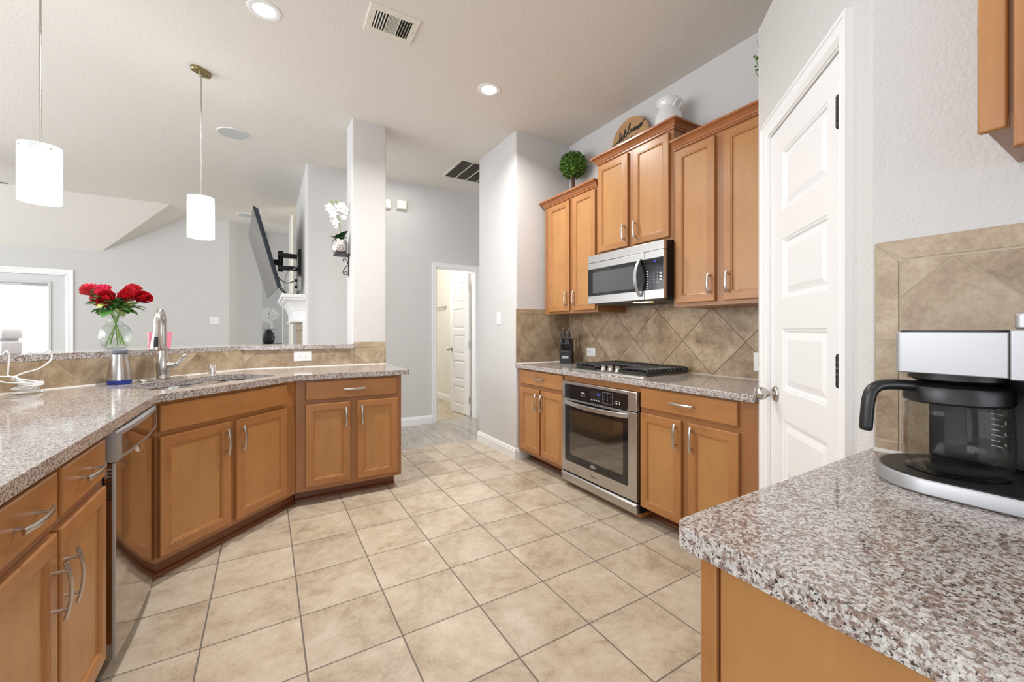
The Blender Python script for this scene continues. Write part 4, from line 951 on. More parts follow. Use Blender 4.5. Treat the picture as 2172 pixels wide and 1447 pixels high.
for k in range(6): knife(['leftmost of six steak knives in the block', 'second steak knife from the left in the block', 'third steak knife from the left in the block', 'third steak knife from the right in the block', 'second steak knife from the right in the block', 'rightmost of six steak knives in the block'][k], -0.038 + 0.0152 * k, -0.050, 0.114, 0.082, 0.0066, (-0.10, 0.0), 'steak knives in the block', 'steak_knife')
for k, (x, y, z, L, lb) in enumerate([(-0.040, -0.022, 0.176, 0.115, 'large knife at the left front of the block, leaning left'), (-0.022, 0.030, 0.232, 0.105, 'tallest knife at the back left of the block'),
                                      (0.028, -0.020, 0.176, 0.125, 'large grey-handled knife at the right front of the block'), (0.030, 0.030, 0.232, 0.098, 'black-handled knife at the back right of the block')]):
    knife(lb, x, y, z, L, 0.0150, (-0.16, -0.05), 'large knives in the block', 'chef_knife')

# ------------------------------------------------------------------ coffee maker and carafe
cmx, cmy = 1.080, 0.315
cm = thing('coffee_maker', 'silver and black coffee maker on the near right worktop', 'coffee maker', (cmx, cmy, HR), -90)
cx, cy, cr_ = 0.071, 0.080, 0.120
def base_poly(i): return [(cx + (cr_ - i) * math.cos(R(a)), cy + (cr_ - i) * math.sin(R(a))) for a in range(262, 119, -6)] + [(0.02, 0.215), (0.31, 0.215), (0.31, -0.030 + i), (0.17, -0.036 + i)]
bp = [base_poly(i) for i in (0.003, 0.0, 0.0, 0.002, 0.006)]
MB().loops([[(x, y, z) for x, y in p] for p, z in zip(bp, (0.001, 0.004, 0.026, 0.030, 0.029))]).build('base', 'silver_plastic', cm, smooth=40)
MB().prism(base_poly(0.0075), 0.028, 0.0312).build('base_top', 'black_plastic', cm)
m = MB()
for k in range(14): m.box(0.0 + k * 0.006 - 0.03, 0.003 + k * 0.006 - 0.03, -0.03, -0.005, 0.0312, 0.0318)
MB().lathe([(0.001, 0.0312), (0.072, 0.0312), (0.074, 0.0325), (0.070, 0.0335), (0.001, 0.0335)], (cx, cy, 0), 40).build('warming_plate', 'black_gloss', cm, smooth=40)
MB().box(0.010, 0.30, 0.166, 0.214, 0.031, 0.225).box(0.166, 0.30, 0.05, 0.214, 0.031, 0.225).build('back_column', 'black_plastic', cm, bevel=0.006)
hp_ = round_poly([(0.0, 0.002), (0.152, 0.0), (0.152, 0.212), (0.0, 0.212)], [0.012, 0, 0, 0.03], 6)
MB().prism(hp_, 0.224, 0.304).build('brew_housing', 'silver_plastic', cm, bevel=0.002)
MB().prism(round_poly([(0.004, 0.006), (0.150, 0.006), (0.150, 0.208), (0.004, 0.208)], 0.02, 6), 0.304, 0.3075).build('water_lid', 'black_plastic', cm, bevel=0.001)
MB().prism(round_poly([(0.153, -0.004), (0.302, -0.004), (0.302, 0.212), (0.153, 0.212)], [0.004, 0.01, 0.03, 0.0], 6), 0.222, 0.308).build('pod_tower', 'silver_plastic', cm, bevel=0.002)
MB().prism(round_poly([(0.156, 0.004), (0.300, 0.004), (0.300, 0.15), (0.156, 0.15)], [0.012, 0.012, 0.03, 0.03], 6), 0.309, 0.338).build('pod_lid', 'silver_plastic', cm, bevel=0.004)
MB().lathe([(0.001, 0.206), (0.058, 0.206), (0.072, 0.212), (0.072, 0.2245), (0.001, 0.2245)], (cx, cy + 0.005, 0), 36).build('filter_basket', 'black_plastic', cm, smooth=40)
crf = thing('carafe', 'glass coffee carafe with black lid and handle, standing in the coffee maker', 'carafe', (cmx + cy, cmy - cx, HR + 0.0338), -90)
go = [(0.001, 0.0004), (0.060, 0.0004), (0.071, 0.006), (0.0775, 0.020), (0.0790, 0.045), (0.0785, 0.080), (0.0765, 0.110), (0.0755, 0.134)]
gi = [(r - 0.0022, z + 0.002) for r, z in go[::-1][:-1]] + [(0.001, 0.0028)]
MB().lathe(go + gi, (0, 0, 0), 56, cap=False).build('glass_jug', 'carafe_glass', crf, smooth=60)
MB().lathe([(0.001, 0.132), (0.0745, 0.132), (0.0785, 0.136), (0.0785, 0.156), (0.0760, 0.164), (0.060, 0.170), (0.030, 0.172), (0.001, 0.1725)], (0, 0, 0), 48).build('lid', 'black_plastic', crf, smooth=35)
MB().lathe([(0.001, 0.172), (0.012, 0.172), (0.014, 0.180), (0.010, 0.184), (0.001, 0.185)], (-0.01, -0.02, 0), 20).build('lid_knob', 'black_plastic', crf, smooth=50)
hx, hy = -0.68, -0.733
MB().tube(spl([(hx * r, hy * r, z) for r, z in [(0.060, 0.160), (0.085, 0.163), (0.112, 0.164), (0.132, 0.161), (0.145, 0.150), (0.1505, 0.132), (0.153, 0.108), (0.155, 0.080), (0.1555, 0.070)]], 4), [0.0125] * 30 + [0.0118, 0.0108, 0.009], 16, flat=(0.85, 1.1)).build('handle', 'black_plastic', crf, smooth=60)
mk = MB(); sa = R(-10) # cup marks printed on the back of the jug, read in reverse from the front
def onjug(a, z): return (0.0762 * math.cos(a), 0.0762 * math.sin(a), z)
for k in range(8):
    z = 0.045 + k * 0.0105; L = 0.30 if k % 2 == 0 else 0.20
    mk.loops([[onjug(R(62) - L * j / 4, z), onjug(R(62) - L * j / 4, z + 0.0012)] for j in range(5)], closed=False, cap0=False, cap1=False)
for k, s in enumerate(('4', '6', '8', '10')):
    text_mb(s, 0.011, lambda x, y, k=k: onjug(R(62) - 0.36 - x / 0.076, 0.052 + k * 0.021 + y), mb=mk)
mk.build('cup_marks', 'mark_white', crf)

# ------------------------------------------------------------------ things on top of the wall cabinets
sg = thing('round_sign', 'round wooden sign lettered Welcome HOME, above the microwave cabinet', 'sign', (2.560, 2.44, 2.752), -90)
m = MB().lathe([(0.001, 0.0), (0.207, 0.0), (0.210, 0.003), (0.210, 0.012), (0.001, 0.013)], (0, 0, 0), 64, axis=1)
m.build('board', 'wood_sign', sg, smooth=40)
W_ = [[(-.178, -.085), (-.175, -.060), (-.155, -.045), (-.128, -.045), (-.108, -.022), (-.098, 0.004), (-.100, 0.02), (-.112, -.045), (-.098, -.040), (-.078, 0.0), (-.086, -.042), (-.072, -.036), (-.044, 0.030), (-.050, 0.022)],
      [(-.058, -.012), (-.036, -.002), (-.036, 0.010), (-.050, 0.002), (-.052, -.022), (-.036, -.030), (-.010, 0.012), (0.012, 0.052), (0.008, 0.060), (-.008, 0.020), (-.012, -.014), (0.0, -.020), (0.020, 0.002), (0.030, 0.008), (0.016, 0.004), (0.012, -.012), (0.024, -.016), (0.040, 0.0),
       (0.050, 0.004), (0.040, -.008), (0.048, -.016), (0.060, -.004), (0.056, 0.006), (0.068, 0.006), (0.070, -.018), (0.082, 0.006), (0.084, -.016), (0.098, 0.006), (0.100, -.022), (0.112, -.010), (0.128, 0.012), (0.122, 0.018), (0.114, 0.0), (0.126, -.010), (0.150, 0.022), (0.172, 0.030)]]
m = MB()
for s in W_: m.tube([(x, -0.0015, z + 0.012) for x, z in spl([(a, 0, b) for a, b in s], 5) for x, z in [(x, z)]] if False else [(p[0], -0.0015, p[2] + 0.098) for p in spl([(a, 0, b) for a, b in s], 5)], 0.0055, 8, flat=(0.4, 1.0), up=(0, 1, 0))
m.build('script_lettering', 'mark_black', sg, smooth=50)
m = MB()
for i, ch in enumerate('HOME'): text_mb(ch, 0.052, lambda x, y, i=i: (-0.075 + i * 0.052 + x * 0.8, -0.0008, 0.034 + y), mb=m)
m.build('capital_lettering', 'dark_grey', sg)
cr0 = thing('crock', 'white glazed two-handled crock on the raised cabinet', 'crock', (2.455, 1.965, 2.5295), 0)
MB().lathe([(0.001, 0.002), (0.066, 0.002), (0.074, 0.010), (0.090, 0.07), (0.098, 0.14), (0.096, 0.19), (0.084, 0.235), (0.074, 0.252), (0.072, 0.262), (0.080, 0.275), (0.086, 0.295), (0.085, 0.312), (0.079, 0.312), (0.068, 0.27), (0.066, 0.24), (0.001, 0.1)], (0, 0, 0), 44).build('jar', 'ceramic_white', cr0, smooth=60)
for a in (R(-100), R(80)):
    ca, sa_ = math.cos(a), math.sin(a)
    MB().tube([(ca * r + -sa_ * w, sa_ * r + ca * w, z) for r, w, z in [(0.080, -.026, 0.236), (0.106, -.026, 0.262), (0.112, -.012, 0.275), (0.112, .012, 0.275), (0.106, .026, 0.262), (0.080, .026, 0.236)]], 0.0085, 10).build('handle', 'ceramic_white', cr0, smooth=60)
t = NT('box_leaf'); c = t.coord(); f = t.noise(c, 30, 2); t.set(base=t.ramp(f, [(0.35, (0.02, 0.085, 0.006)), (0.65, (0.13, 0.25, 0.022))]), rough=0.5); M['box_leaf'] = t.m
tp = thing('topiary', 'ball-shaped boxwood topiary on the corner wall cabinet', 'topiary', (2.455, 3.045, 2.3665), 0)
m = MB(); rt = random.Random(11)
for k in range(1500):
    z = rt.uniform(-1, 1); a = rt.uniform(0, 2 * PI); q = math.sqrt(1 - z * z); d = Vector((q * math.cos(a), q * math.sin(a), z)); r = rt.uniform(0.088, 0.120)
    leaf(m, d * r + Vector((0, 0, 0.385)), d + Vector((rt.uniform(-.9, .9), rt.uniform(-.9, .9), rt.uniform(-.7, .9))), d, 0.022, 0.0075, 0.1)
m.ball((0, 0, 0.385), 0.090, 18, 12)
m.build('foliage', 'box_leaf', tp, smooth=60, recalc=False)
m = MB()
for k in range(4): m.tube([(0.012 * math.cos(k * 1.6), 0.012 * math.sin(k * 1.6), 0.085), (0.009 * math.cos(k * 1.6 + .8), 0.009 * math.sin(k * 1.6 + .8), 0.2), (0.012 * math.cos(k * 1.6 + 1.4), 0.012 * math.sin(k * 1.6 + 1.4), 0.30)], 0.006, 8)
m.build('trunk', 'twig', tp, smooth=60)
MB().lathe([(0.001, 0.0), (0.045, 0.0), (0.058, 0.085), (0.054, 0.085), (0.052, 0.078), (0.001, 0.078)], (0, 0, 0), 24).build('pot', 'ceramic_white', tp, smooth=40)
sp_ = thing('leafy_plant', 'sprig of small green leaves peeking past the pantry corner, above the wall cabinet', 'plant', (2.44, 1.235, 2.3765), 0)
MB().lathe([(0.001, 0.0), (0.05, 0.0), (0.065, 0.11), (0.06, 0.11), (0.001, 0.10)], (0, 0, 0), 24).build('pot', 'ceramic_white', sp_, smooth=40)
m = MB(); ml = MB()
for k in range(9):
    a = rt.uniform(0, 6.28); e = Vector((0.03 * math.cos(a), 0.075 * math.sin(a) + 0.03, rt.uniform(0.32, 0.50))); m.tube([(0, 0, 0.1), tuple(e * 0.55 + Vector((0, 0, .04))), tuple(e)], 0.002, 6)
    for j in range(9):
        q = e * (0.35 + 0.075 * j) + Vector((0, 0, .03)); leaf(ml, q, (rt.uniform(-1, 1), rt.uniform(-1, 1), rt.uniform(-.2, .6)), (0, 0, 1), 0.026, 0.008, 0.2)
m.build('stems', 'stem_green', sp_, smooth=60); ml.build('leaves', 'box_leaf', sp_, smooth=60, recalc=False)

# ------------------------------------------------------------------ pendants, downlights, vents, speakers, fan
t = NT('frosted_shade'); t.set(base=(0.9, 0.9, 0.9), rough=0.5, ecol=(0.98, 1.0, 0.985), estr=1.5); M['frosted_shade'] = t.m
t = NT('frosted_top'); t.set(base=(0.55, 0.58, 0.57), rough=0.5, ecol=(0.9, 1.0, 0.95), estr=0.18); M['frosted_top'] = t.m
def pendant(label, x, y):
    p = thing('pendant_lamp', label, 'pendant', (x, y, 0), 45, 'pendant lamps over the bar')
    MB().loops([[(a, b, z) for a, b in rrect(-0.068 + i, 0.068 - i, -0.034 + i, 0.034 - i, 0.0335 - i, 8)] for i, z in [(0, CEIL - 0.0005), (0, CEIL - 0.022), (0.003, CEIL - 0.026)]]).build('canopy', 'brass', p, smooth=40)
    for s in (-0.04, 0.04): MB().ball((s, 0, CEIL - 0.028), 0.006, 10, 6).build('screw', 'brass', p, smooth=60)
    m = MB().cyl((0, 0, 2.13), (0, 0, CEIL - 0.026), 0.0055, 12).cyl((0, 0, CEIL - 0.05), (0, 0, CEIL - 0.026), 0.010, 12)
    for z in (2.44, 2.74): m.cyl((0, 0, z), (0, 0, z + 0.012), 0.0068, 12)
    m.build('rod', 'nickel', p, smooth=40)
    r = 0.079
    MB().lathe([(r, 1.862), (r, 2.115), (r - 0.004, 2.115), (r - 0.004, 1.862)], (0, 0, 0), 48, cap=False).build('shade', 'frosted_shade', p, smooth=30)
    MB().lathe([(r, 2.1155), (r, 2.150), (r - 0.004, 2.150), (r - 0.004, 2.1155)], (0, 0, 0), 48, cap=False).build('shade_rim', 'frosted_top', p, smooth=30)
    for a in (0, 90, 180, 270): MB().ball((r * math.cos(R(a)), r * math.sin(R(a)), 2.128), 0.0045, 8, 6).build('screw', 'nickel', p, smooth=60)
    MB().box(-r + 0.005, r - 0.005, -0.012, 0.012, 2.124, 2.130).build('crossbar', 'nickel', p)
    MB().lathe([(0.001, 2.124), (0.02, 2.124), (0.02, 2.06), (0.03, 2.03), (0.03, 1.96), (0.001, 1.93)], (0, 0, 0), 20).build('bulb', 'lamp_glow', p, smooth=50)
    l = lamp('pendant_glow', 'POINT', (0, 0, 1.90), 6, 0.07, (1.0, 0.985, 0.96)); l.parent = p
pendant('frosted cylinder pendant lamp nearest, at the left over the bar', -0.990, 3.112)
pendant('frosted cylinder pendant lamp farther along the bar, hung from a brass canopy', -0.394, 3.708)
def can(label, x, y, e):
    p = thing('recessed_light', label, 'ceiling light', (x, y, CEIL), 0, 'recessed ceiling lights')
    MB().lathe([(0.058, -0.004), (0.066, -0.006), (0.084, -0.004), (0.086, -0.0005), (0.058, -0.0005)], (0, 0, 0), 44, cap=False).build('trim_ring', 'trim_white', p, smooth=40)
    MB().lathe([(0.001, -0.0025), (0.0585, -0.0025), (0.0585, -0.0008), (0.001, -0.0008)], (0, 0, 0), 40).build('lens', 'lamp_glow', p, smooth=40)
    l = lamp('downlight', 'AREA', (0, 0, -0.012), e, 0.11, (1.0, 0.985, 0.96), spread=R(150)); l.parent = p
can('recessed ceiling light at the top left of the kitchen ceiling', -0.008, 2.822, 20)
can('recessed ceiling light in front of the range cabinets', 1.465, 2.843, 18)
vt = thing('ceiling_vent', 'white ceiling register with three banks of louvres', 'vent', (0.652, 2.547, CEIL), -1, 'ceiling vents')
hw_, hd_ = 0.146, 0.119
MB().loops(rect_rings(-hw_, hw_, -hd_, hd_, [(0, -0.0003), (0, -0.004), (0.004, -0.007), (0.040, -0.007), (0.040, -0.002)]), cap0=False, cap1=False).xf(Matrix(((1, 0, 0, 0), (0, 0, 1, 0), (0, 1, 0, 0), (0, 0, 0, 1)))).build('frame', 'cream_plastic', vt, smooth=30)
MB().box(-hw_ + 0.039, hw_ - 0.039, -hd_ + 0.039, hd_ - 0.039, -0.0012, -0.0004).build('duct', 'vent_dark', vt)
for x in (-0.033, 0.034): MB().box(x - 0.002, x + 0.002, -hd_ + 0.04, hd_ - 0.04, -0.0085, -0.002).build('divider', 'cream_plastic', vt)
for k in range(4):
    for s in (-1, 1):
        x = s * (0.047 + 0.0155 * k); MB().extrude([(x - 0.001 + s * .004, -0.0015), (x + 0.001 + s * .004, -0.0015), (x + 0.001, -0.009), (x - 0.001, -0.009)], lambda p, q, a: (p, a, q), -hd_ + 0.04, hd_ - 0.04).build('louvre', 'cream_plastic', vt)
for k in range(12):
    y = -0.072 + 0.0131 * k; MB().box(-0.031, 0.032, y - 0.0016, y + 0.0016, -0.0085, -0.0015).build('louvre', 'cream_plastic', vt)
for s in (-1, 1): MB().ball((s * 0.125, 0, -0.0075), 0.003, 8, 5).build('screw', 'dark_grey', vt)
rt_ = thing('return_vent', 'large return air grille in the hall ceiling with dark filters', 'vent', (2.10, 4.43, CEIL), 0, 'ceiling vents')
MB().loops(rect_rings(-0.30, 0.30, -0.29, 0.29, [(0, -0.0003), (0, -0.008), (0.024, -0.008), (0.024, -0.002)]), cap0=False, cap1=False).xf(Matrix(((1, 0, 0, 0), (0, 0, 1, 0), (0, 1, 0, 0), (0, 0, 0, 1)))).build('frame', 'cream_plastic', rt_)
MB().box(-0.277, 0.277, -0.267, 0.267, -0.002, -0.0006).build('filter', 'vent_filter', rt_)
for x in (-0.14, 0.0, 0.14): MB().box(x - 0.006, x + 0.006, -0.267, 0.267, -0.008, -0.002).build('bar', 'cream_plastic', rt_)
for k in range(26): MB().box(-0.277, 0.277, -0.262 + k * 0.0205, -0.2605 + k * 0.0205, -0.006, -0.002).build('louvre', 'vent_filter', rt_)
for l_, x, y in (('round ceiling speaker beyond the pendant lamps', -0.262, 4.74), ('round ceiling speaker far back by the television', -0.27, 8.0)):
    s = thing('ceiling_speaker', l_, 'speaker', (x, y, CEIL), 0, 'ceiling speakers')
    MB().lathe([(0.118, -0.0005), (0.126, -0.0005), (0.126, -0.004), (0.121, -0.007), (0.118, -0.006)], (0, 0, 0), 44, cap=False).build('rim', 'trim_white', s, smooth=40)
    MB().lathe([(0.001, -0.0055), (0.118, -0.0055), (0.118, -0.001), (0.001, -0.001)], (0, 0, 0), 44).build('grille', 'speaker_grille', s, smooth=40)
fn = thing('ceiling_fan', 'ceiling fan in the living room, one dark blade tip in view at left', 'fan', (-2.98, 6.50, 0), 0)
MB().cyl((0, 0, 2.80), (0, 0, CEIL), 0.013, 12).build('downrod', 'brass', fn, smooth=40)
MB().lathe([(0.001, CEIL), (0.07, CEIL), (0.06, CEIL - 0.06), (0.02, CEIL - 0.08), (0.001, CEIL - 0.08)], (0, 0, 0), 28).build('canopy', 'brass', fn, smooth=50)
MB().lathe([(0.001, 2.80), (0.06, 2.80), (0.12, 2.77), (0.12, 2.70), (0.07, 2.66), (0.001, 2.65)], (0, 0, 0), 32).build('motor', 'brass', fn, smooth=50)
for k in range(5):
    a = R(-10.5 + 72 * k); ca, sa_ = math.cos(a), math.sin(a)
    prof = round_poly([(0.20, -0.055), (0.72, -0.07), (0.72, 0.07), (0.20, 0.055)], 0.05, 5)
    m = MB().loops([[(x, y, 2.705 + y * 0.18 + dz) for x, y in prof] for dz in (0, 0.008)]); m.box(0.08, 0.24, -0.02, 0.02, 2.695, 2.703)
    m.xf(Matrix.Rotation(a, 4, 'Z')); m.build('blade', 'grey_plastic', fn)

# ------------------------------------------------------------------ television, mount, mantel
tv = thing('television', 'large flat television tilted down on a swing arm, seen from the side', 'television', (0, 0, 0))
A, B, C_, D_ = Vector((-.12, 5.4, 2.565)), Vector((.113, 5.4, 1.678)), Vector((.018, 6.96, 1.66)), Vector((-.21, 6.96, 2.545))
nrm_ = (B - A).cross(D_ - A).normalized()
if nrm_.x < 0: nrm_ = -nrm_
def tvq(off, i=0.0): 
    c = (A + B + C_ + D_) / 4; return [tuple(p + (c - p).normalized() * i + nrm_ * off) for p in (A, B, C_, D_)]
MB().loops([tvq(0.0), tvq(0.012), tvq(0.045, 0.04)]).build('case', 'tv_bezel', tv)
MB().loops([tvq(-0.002, 0.012), tvq(0.0, 0.012)]).build('screen', 'tv_screen', tv)
ctr = (A + B + C_ + D_) / 4 + nrm_ * 0.045
mt = thing('tv_mount', 'black articulated swing arm mount behind the television', 'mount', (0, 0, 0))
MB().box(0.355, 0.384, 5.98, 6.22, 1.93, 2.24).build('wall_plate', 'black_metal', mt, bevel=0.004)
px_, pz_ = 0.16, 2.06
for z in (2.13, 1.97): MB().loops([[(x, y, zz) for x, y in ((0.36, 6.06), (0.36, 6.14), (px_ - 0.03, 6.12), (px_ - 0.03, 6.04))] for zz in (z, z + 0.055)]).build('rear_arm', 'black_metal', mt, bevel=0.004)
MB().cyl((px_, 6.08, 1.95), (px_, 6.08, 2.21), 0.026, 14).build('pivot', 'black_metal', mt, smooth=40)
MB().loops([[(px_, 6.05, z), (px_, 6.11, z), (ctr.x + 0.035, 6.15, z), (ctr.x + 0.035, 6.09, z)] for z in (2.03, 2.10)]).build('front_arm', 'black_metal', mt, bevel=0.004)
rails = MB()
for yy in (5.95, 6.35):
    rails.loops([[tuple((A + (D_ - A) * ((yy - 5.4) / 1.56)) * (1 - t) + (B + (C_ - B) * ((yy - 5.4) / 1.56)) * t + nrm_ * o + Vector((0, w, 0))) for o, w in ((0.046, -.018), (0.075, -.018), (0.075, .018), (0.046, .018))] for t in (0.30, 0.72)])
rails.build('tv_bracket', 'black_metal', mt)
ps = thing('power_strip', 'white surge protector on the wall below the television mount', 'power strip', (0.3835, 5.92, 1.80), -90)
MB().box(-0.05, 0.05, -0.045, 0, -0.10, 0.08).build('case', 'white_plastic', ps, bevel=0.006)
for z in (-0.05, 0.03): MB().cyl((0, -0.075, z), (0, -0.045, z), 0.017, 12).build('plug', 'black_plastic', ps, smooth=40)
def cable(label, pts, r, mat): tag(MB().tube(spl(pts, 8), r, 6).build('cable', mat, smooth=60), label, 'cable', 'cables behind the television')
cable('black cable sagging from television to surge protector, upper loop', [(0.06, 5.95, 2.0), (0.13, 5.9, 1.86), (0.22, 5.9, 1.79), (0.32, 5.92, 1.83)], 0.006, 'black_plastic')
cable('black cable sagging from television towards mantel, middle loop', [(0.08, 5.95, 1.98), (0.12, 5.9, 1.80), (0.24, 5.85, 1.64), (0.33, 5.9, 1.66), (0.36, 5.92, 1.72)], 0.006, 'black_plastic')
cable('black cable hanging lowest, from television down to mantel box', [(0.05, 5.9, 2.0), (0.10, 5.85, 1.80), (0.19, 5.8, 1.66), (0.28, 5.75, 1.625), (0.31, 5.75, 1.63)], 0.007, 'black_plastic')
cable('white cable looping down from the mount to mantel height', [(0.345, 5.95, 2.16), (0.33, 5.9, 2.0), (0.22, 5.85, 1.9), (0.20, 5.83, 1.72), (0.25, 5.8, 1.645), (0.33, 5.85, 1.70), (0.345, 5.9, 1.80)], 0.006, 'white_cord')
tag(MB().loops(rect_rings(0, 0.17, 0, 0.028, [(0, 0), (0, 0.11)])).xf(Matrix.Translation((0.19, 5.68, 1.6065))).build('streaming_box', 'black_plastic', bevel=0.004), 'flat black box lying on the mantel under the television', 'box')
mn = thing('mantel', 'white stepped crown mantel shelf on the fireplace wall', 'mantel', (0.3845, 0, 0))
pr = [(-0.002, 1.295), (0.010, 1.295), (0.017, 1.312), (0.0, 1.328), (0.0, 1.42), (0.010, 1.43), (0.015, 1.455), (0.031, 1.49), (0.060, 1.525), (0.090, 1.540), (0.100, 1.545), (0.100, 1.562), (0.123, 1.568), (0.127, 1.605), (-0.002, 1.605)]
path = [(0, 6.68), (-.115, 6.68), (-.115, 5.302), (0, 5.302)]; off = [(0, 1), (-1, 1), (-1, -1), (0, -1)]
MB().loops([[(p[0] + o[0] * max(q, 0.0 if o[0] else q), p[1] + o[1] * q, z) for q, z in pr] if False else [(p[0] + o[0] * (q if q > -0.1 else -0.0), p[1] + o[1] * (q if q > -0.1 else 0.0), z) for q, z in pr] for p, o in zip(path, off)]).build('shelf', 'trim_white', mn, smooth=20)
MB().box(-0.112, 0, 5.306, 6.676, 1.296, 1.6045).build('core', 'trim_white', mn)
MB().box(-0.03, 0, 5.20, 5.285, 0, 1.294).build('pilaster', 'trim_white', mn)
tile('hearth_tile', 0.30, 0, 0, (1, 2), False, base=(0.36, 0.25, 0.16), lo=(0.22, 0.14, 0.085), hi=(0.48, 0.37, 0.26), nscale=9)
MB().box(-0.022, 0, 5.29, 6.70, 0, 1.294).build('tile_surround', 'hearth_tile', mn)

# ------------------------------------------------------------------ orchids
t = NT('petal_white'); t.set(base=(0.86, 0.85, 0.84), rough=0.6, sss=0.1); M['petal_white'] = t.m
t = NT('hammered_silver'); c = t.coord(); vv_ = t.n('ShaderNodeTexVoronoi'); vv_.inputs['Scale'].default_value = 90; t.l(c, vv_.inputs['Vector']); t.set(base=(0.62, 0.58, 0.55), metal=1.0, rough=0.2); t.bump(vv_.outputs['Distance'], 0.45, 0.006); M['hammered_silver'] = t.m
sh = thing('wall_shelf', 'small wrought iron bracket shelf on the side of the column', 'shelf', (0.641, 3.99, 0))
MB().box(-0.125, -0.002, -0.062, 0.062, 1.868, 1.886).build('shelf_board', 'iron_grey', sh, bevel=0.003)
MB().box(-0.010, -0.0005, -0.012, 0.012, 1.69, 1.868).build('back_bar', 'iron_grey', sh)
sc_ = [(-0.012, 1.79), (-0.030, 1.77), (-0.050, 1.735), (-0.052, 1.715), (-0.040, 1.703), (-0.022, 1.705), (-0.016, 1.718), (-0.024, 1.730), (-0.036, 1.728), (-0.038, 1.716), (-0.030, 1.712)]
m = MB().tube(spl([(x, 0, z) for x, z in sc_], 6), 0.0038, 7); m.tube(spl([(-0.012, 0, 1.80), (-0.02, 0, 1.83), (-0.035, 0, 1.845), (-0.050, 0, 1.838), (-0.050, 0, 1.824), (-0.040, 0, 1.822)], 6), 0.0036, 7)
m.build('scroll', 'iron_grey', sh, smooth=60)
def orchid(nm, lb, loc, potmat, potprof, stem, blooms, leaves, scale=1.0, seed=1):
    o = thing(nm, lb, 'orchid', loc, 0, 'potted white orchids'); ro = random.Random(seed)
    MB().lathe(potprof, (0, 0, 0), 32).build('pot', potmat, o, smooth=60)
    MB().tube(spl(stem, 6), 0.0042, 8).build('stem', 'stem_green', o, smooth=60)
    for (x, y, z, sz) in blooms:
        sz *= 1.18; m = MB(); d0 = Vector((ro.uniform(-.5, .3), -1, ro.uniform(-.3, .3))).normalized(); u = d0.orthogonal().normalized(); w = d0.cross(u); B_ = Vector((x, y, z))
        for k in range(5):
            a = 2 * PI * k / 5 + ro.uniform(-.2, .2); dr = u * math.cos(a) + w * math.sin(a)
            leaf(m, B_, dr + d0 * 0.35, d0, sz, sz * (0.46 if k % 2 else 0.34), 0.25)
        m.ball(tuple(B_ + d0 * sz * 0.15), sz * 0.16, 8, 6)
        m.build('bloom', 'petal_white', o, smooth=60, recalc=False)
    for (dx, dy, dz, L, w) in leaves:
        m = MB(); leaf(m, (0, 0, potprof[-1][1] if False else max(z for r, z in potprof) - 0.012), (dx, dy, dz), (0, 0, 1), L, w, 0.55); m.build('leaf', 'foliage_dark', o, smooth=70, recalc=False)
    return o
bl = [(-0.085 + 0.01 * k, -0.01 * k, 0.40 - 0.012 * k, 0.036) for k in range(2)] + [(-0.060, 0.0, 0.37, 0.036), (-0.055, -0.02, 0.335, 0.036), (-0.048, 0.0, 0.30, 0.034), (-0.035, -0.02, 0.27, 0.032), (-0.03, 0.0, 0.245, 0.026),
     (0.0, -0.02, 0.40, 0.040), (0.030, 0.0, 0.415, 0.038), (0.012, 0.02, 0.435, 0.036), (0.040, -0.02, 0.385, 0.036), (0.030, 0.01, 0.355, 0.032), (-0.012, 0.01, 0.425, 0.034), (0.035, -0.01, 0.325, 0.026)]
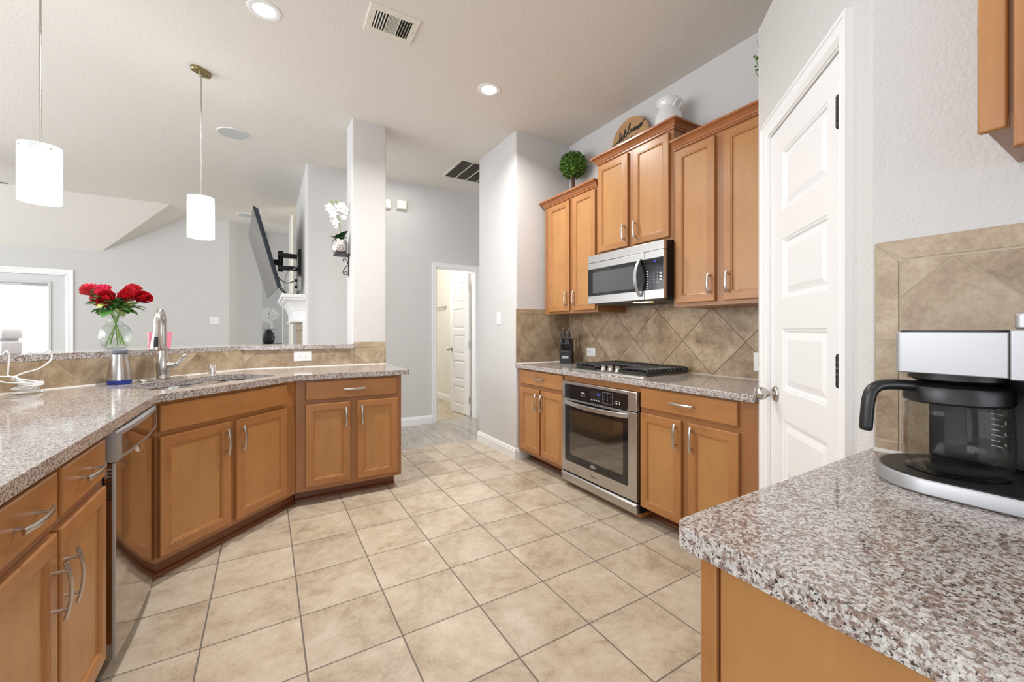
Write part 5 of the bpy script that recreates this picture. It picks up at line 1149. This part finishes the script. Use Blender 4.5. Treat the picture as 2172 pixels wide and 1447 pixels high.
oc = orchid('orchid', 'white orchid in a hammered silver pot on the column shelf', (0.560, 3.985, 1.8865), 'hammered_silver', [(0.001, 0.0), (0.045, 0.0), (0.060, 0.018), (0.0665, 0.055), (0.063, 0.095), (0.052, 0.122), (0.048, 0.118), (0.001, 0.11)],
           [(0.005, 0, 0.11), (0.004, 0, 0.20), (-0.005, 0, 0.30), (-0.03, 0, 0.36), (-0.06, 0, 0.42), (-0.075, 0, 0.46)], bl, [(0.4, -0.5, 2.0, 0.11, 0.046), (-0.9, -0.5, 0.9, 0.095, 0.036), (0.1, -1, 0.9, 0.09, 0.042), (0.6, -0.4, 1.0, 0.07, 0.036), (-0.35, -0.8, 1.2, 0.085, 0.038)])
m = MB().ball((-0.062, -0.01, 0.445), 0.009, 10, 7).ball((-0.024, -0.01, 0.452), 0.009, 10, 7).ball((-0.06, 0, 0.47), 0.005, 8, 5).ball((0.015, 0, 0.468), 0.005, 8, 5).ball((-0.035, 0, 0.462), 0.005, 8, 5); m.build('buds', 'pale_green', oc, smooth=60)
tbl = thing('console_table', 'narrow dark console table in the far niche', 'table', (0.06, 9.62, 0))
MB().box(-0.18, 0.22, -0.14, 0.14, 0.915, 0.94).build('table_top', 'dark_grey', tbl)
for sx in (-0.16, 0.20):
    for sy in (-0.12, 0.12): MB().box(sx - 0.015, sx + 0.015, sy - 0.015, sy + 0.015, 0, 0.915).build('leg', 'dark_grey', tbl)
orchid('orchid', 'cream orchid in a black vase far back in the niche beside the television', (0.045, 9.56, 0.9405), 'black_plastic', [(0.001, 0.0), (0.07, 0.0), (0.105, 0.05), (0.115, 0.12), (0.095, 0.20), (0.055, 0.27), (0.05, 0.27), (0.001, 0.25)],
       [(0, 0, 0.26), (0.0, 0, 0.45), (0.02, 0, 0.60), (0.06, 0, 0.66)], [(-0.07, 0, 0.62, 0.07), (-0.10, 0, 0.55, 0.06), (-0.04, 0, 0.52, 0.06), (0.08, 0, 0.62, 0.075), (0.12, 0, 0.56, 0.07), (0.06, 0, 0.52, 0.06), (-0.02, 0, 0.66, 0.06), (0.02, -.02, 0.44, 0.05), (0.06, 0, 0.36, 0.05), (-0.05, 0, 0.47, 0.05)],
       [(math.cos(a), math.sin(a), 0.7, 0.17, 0.012) for a in (0, .8, 1.6, 2.4, 3.2, 4.0, 4.8, 5.6)], seed=4)
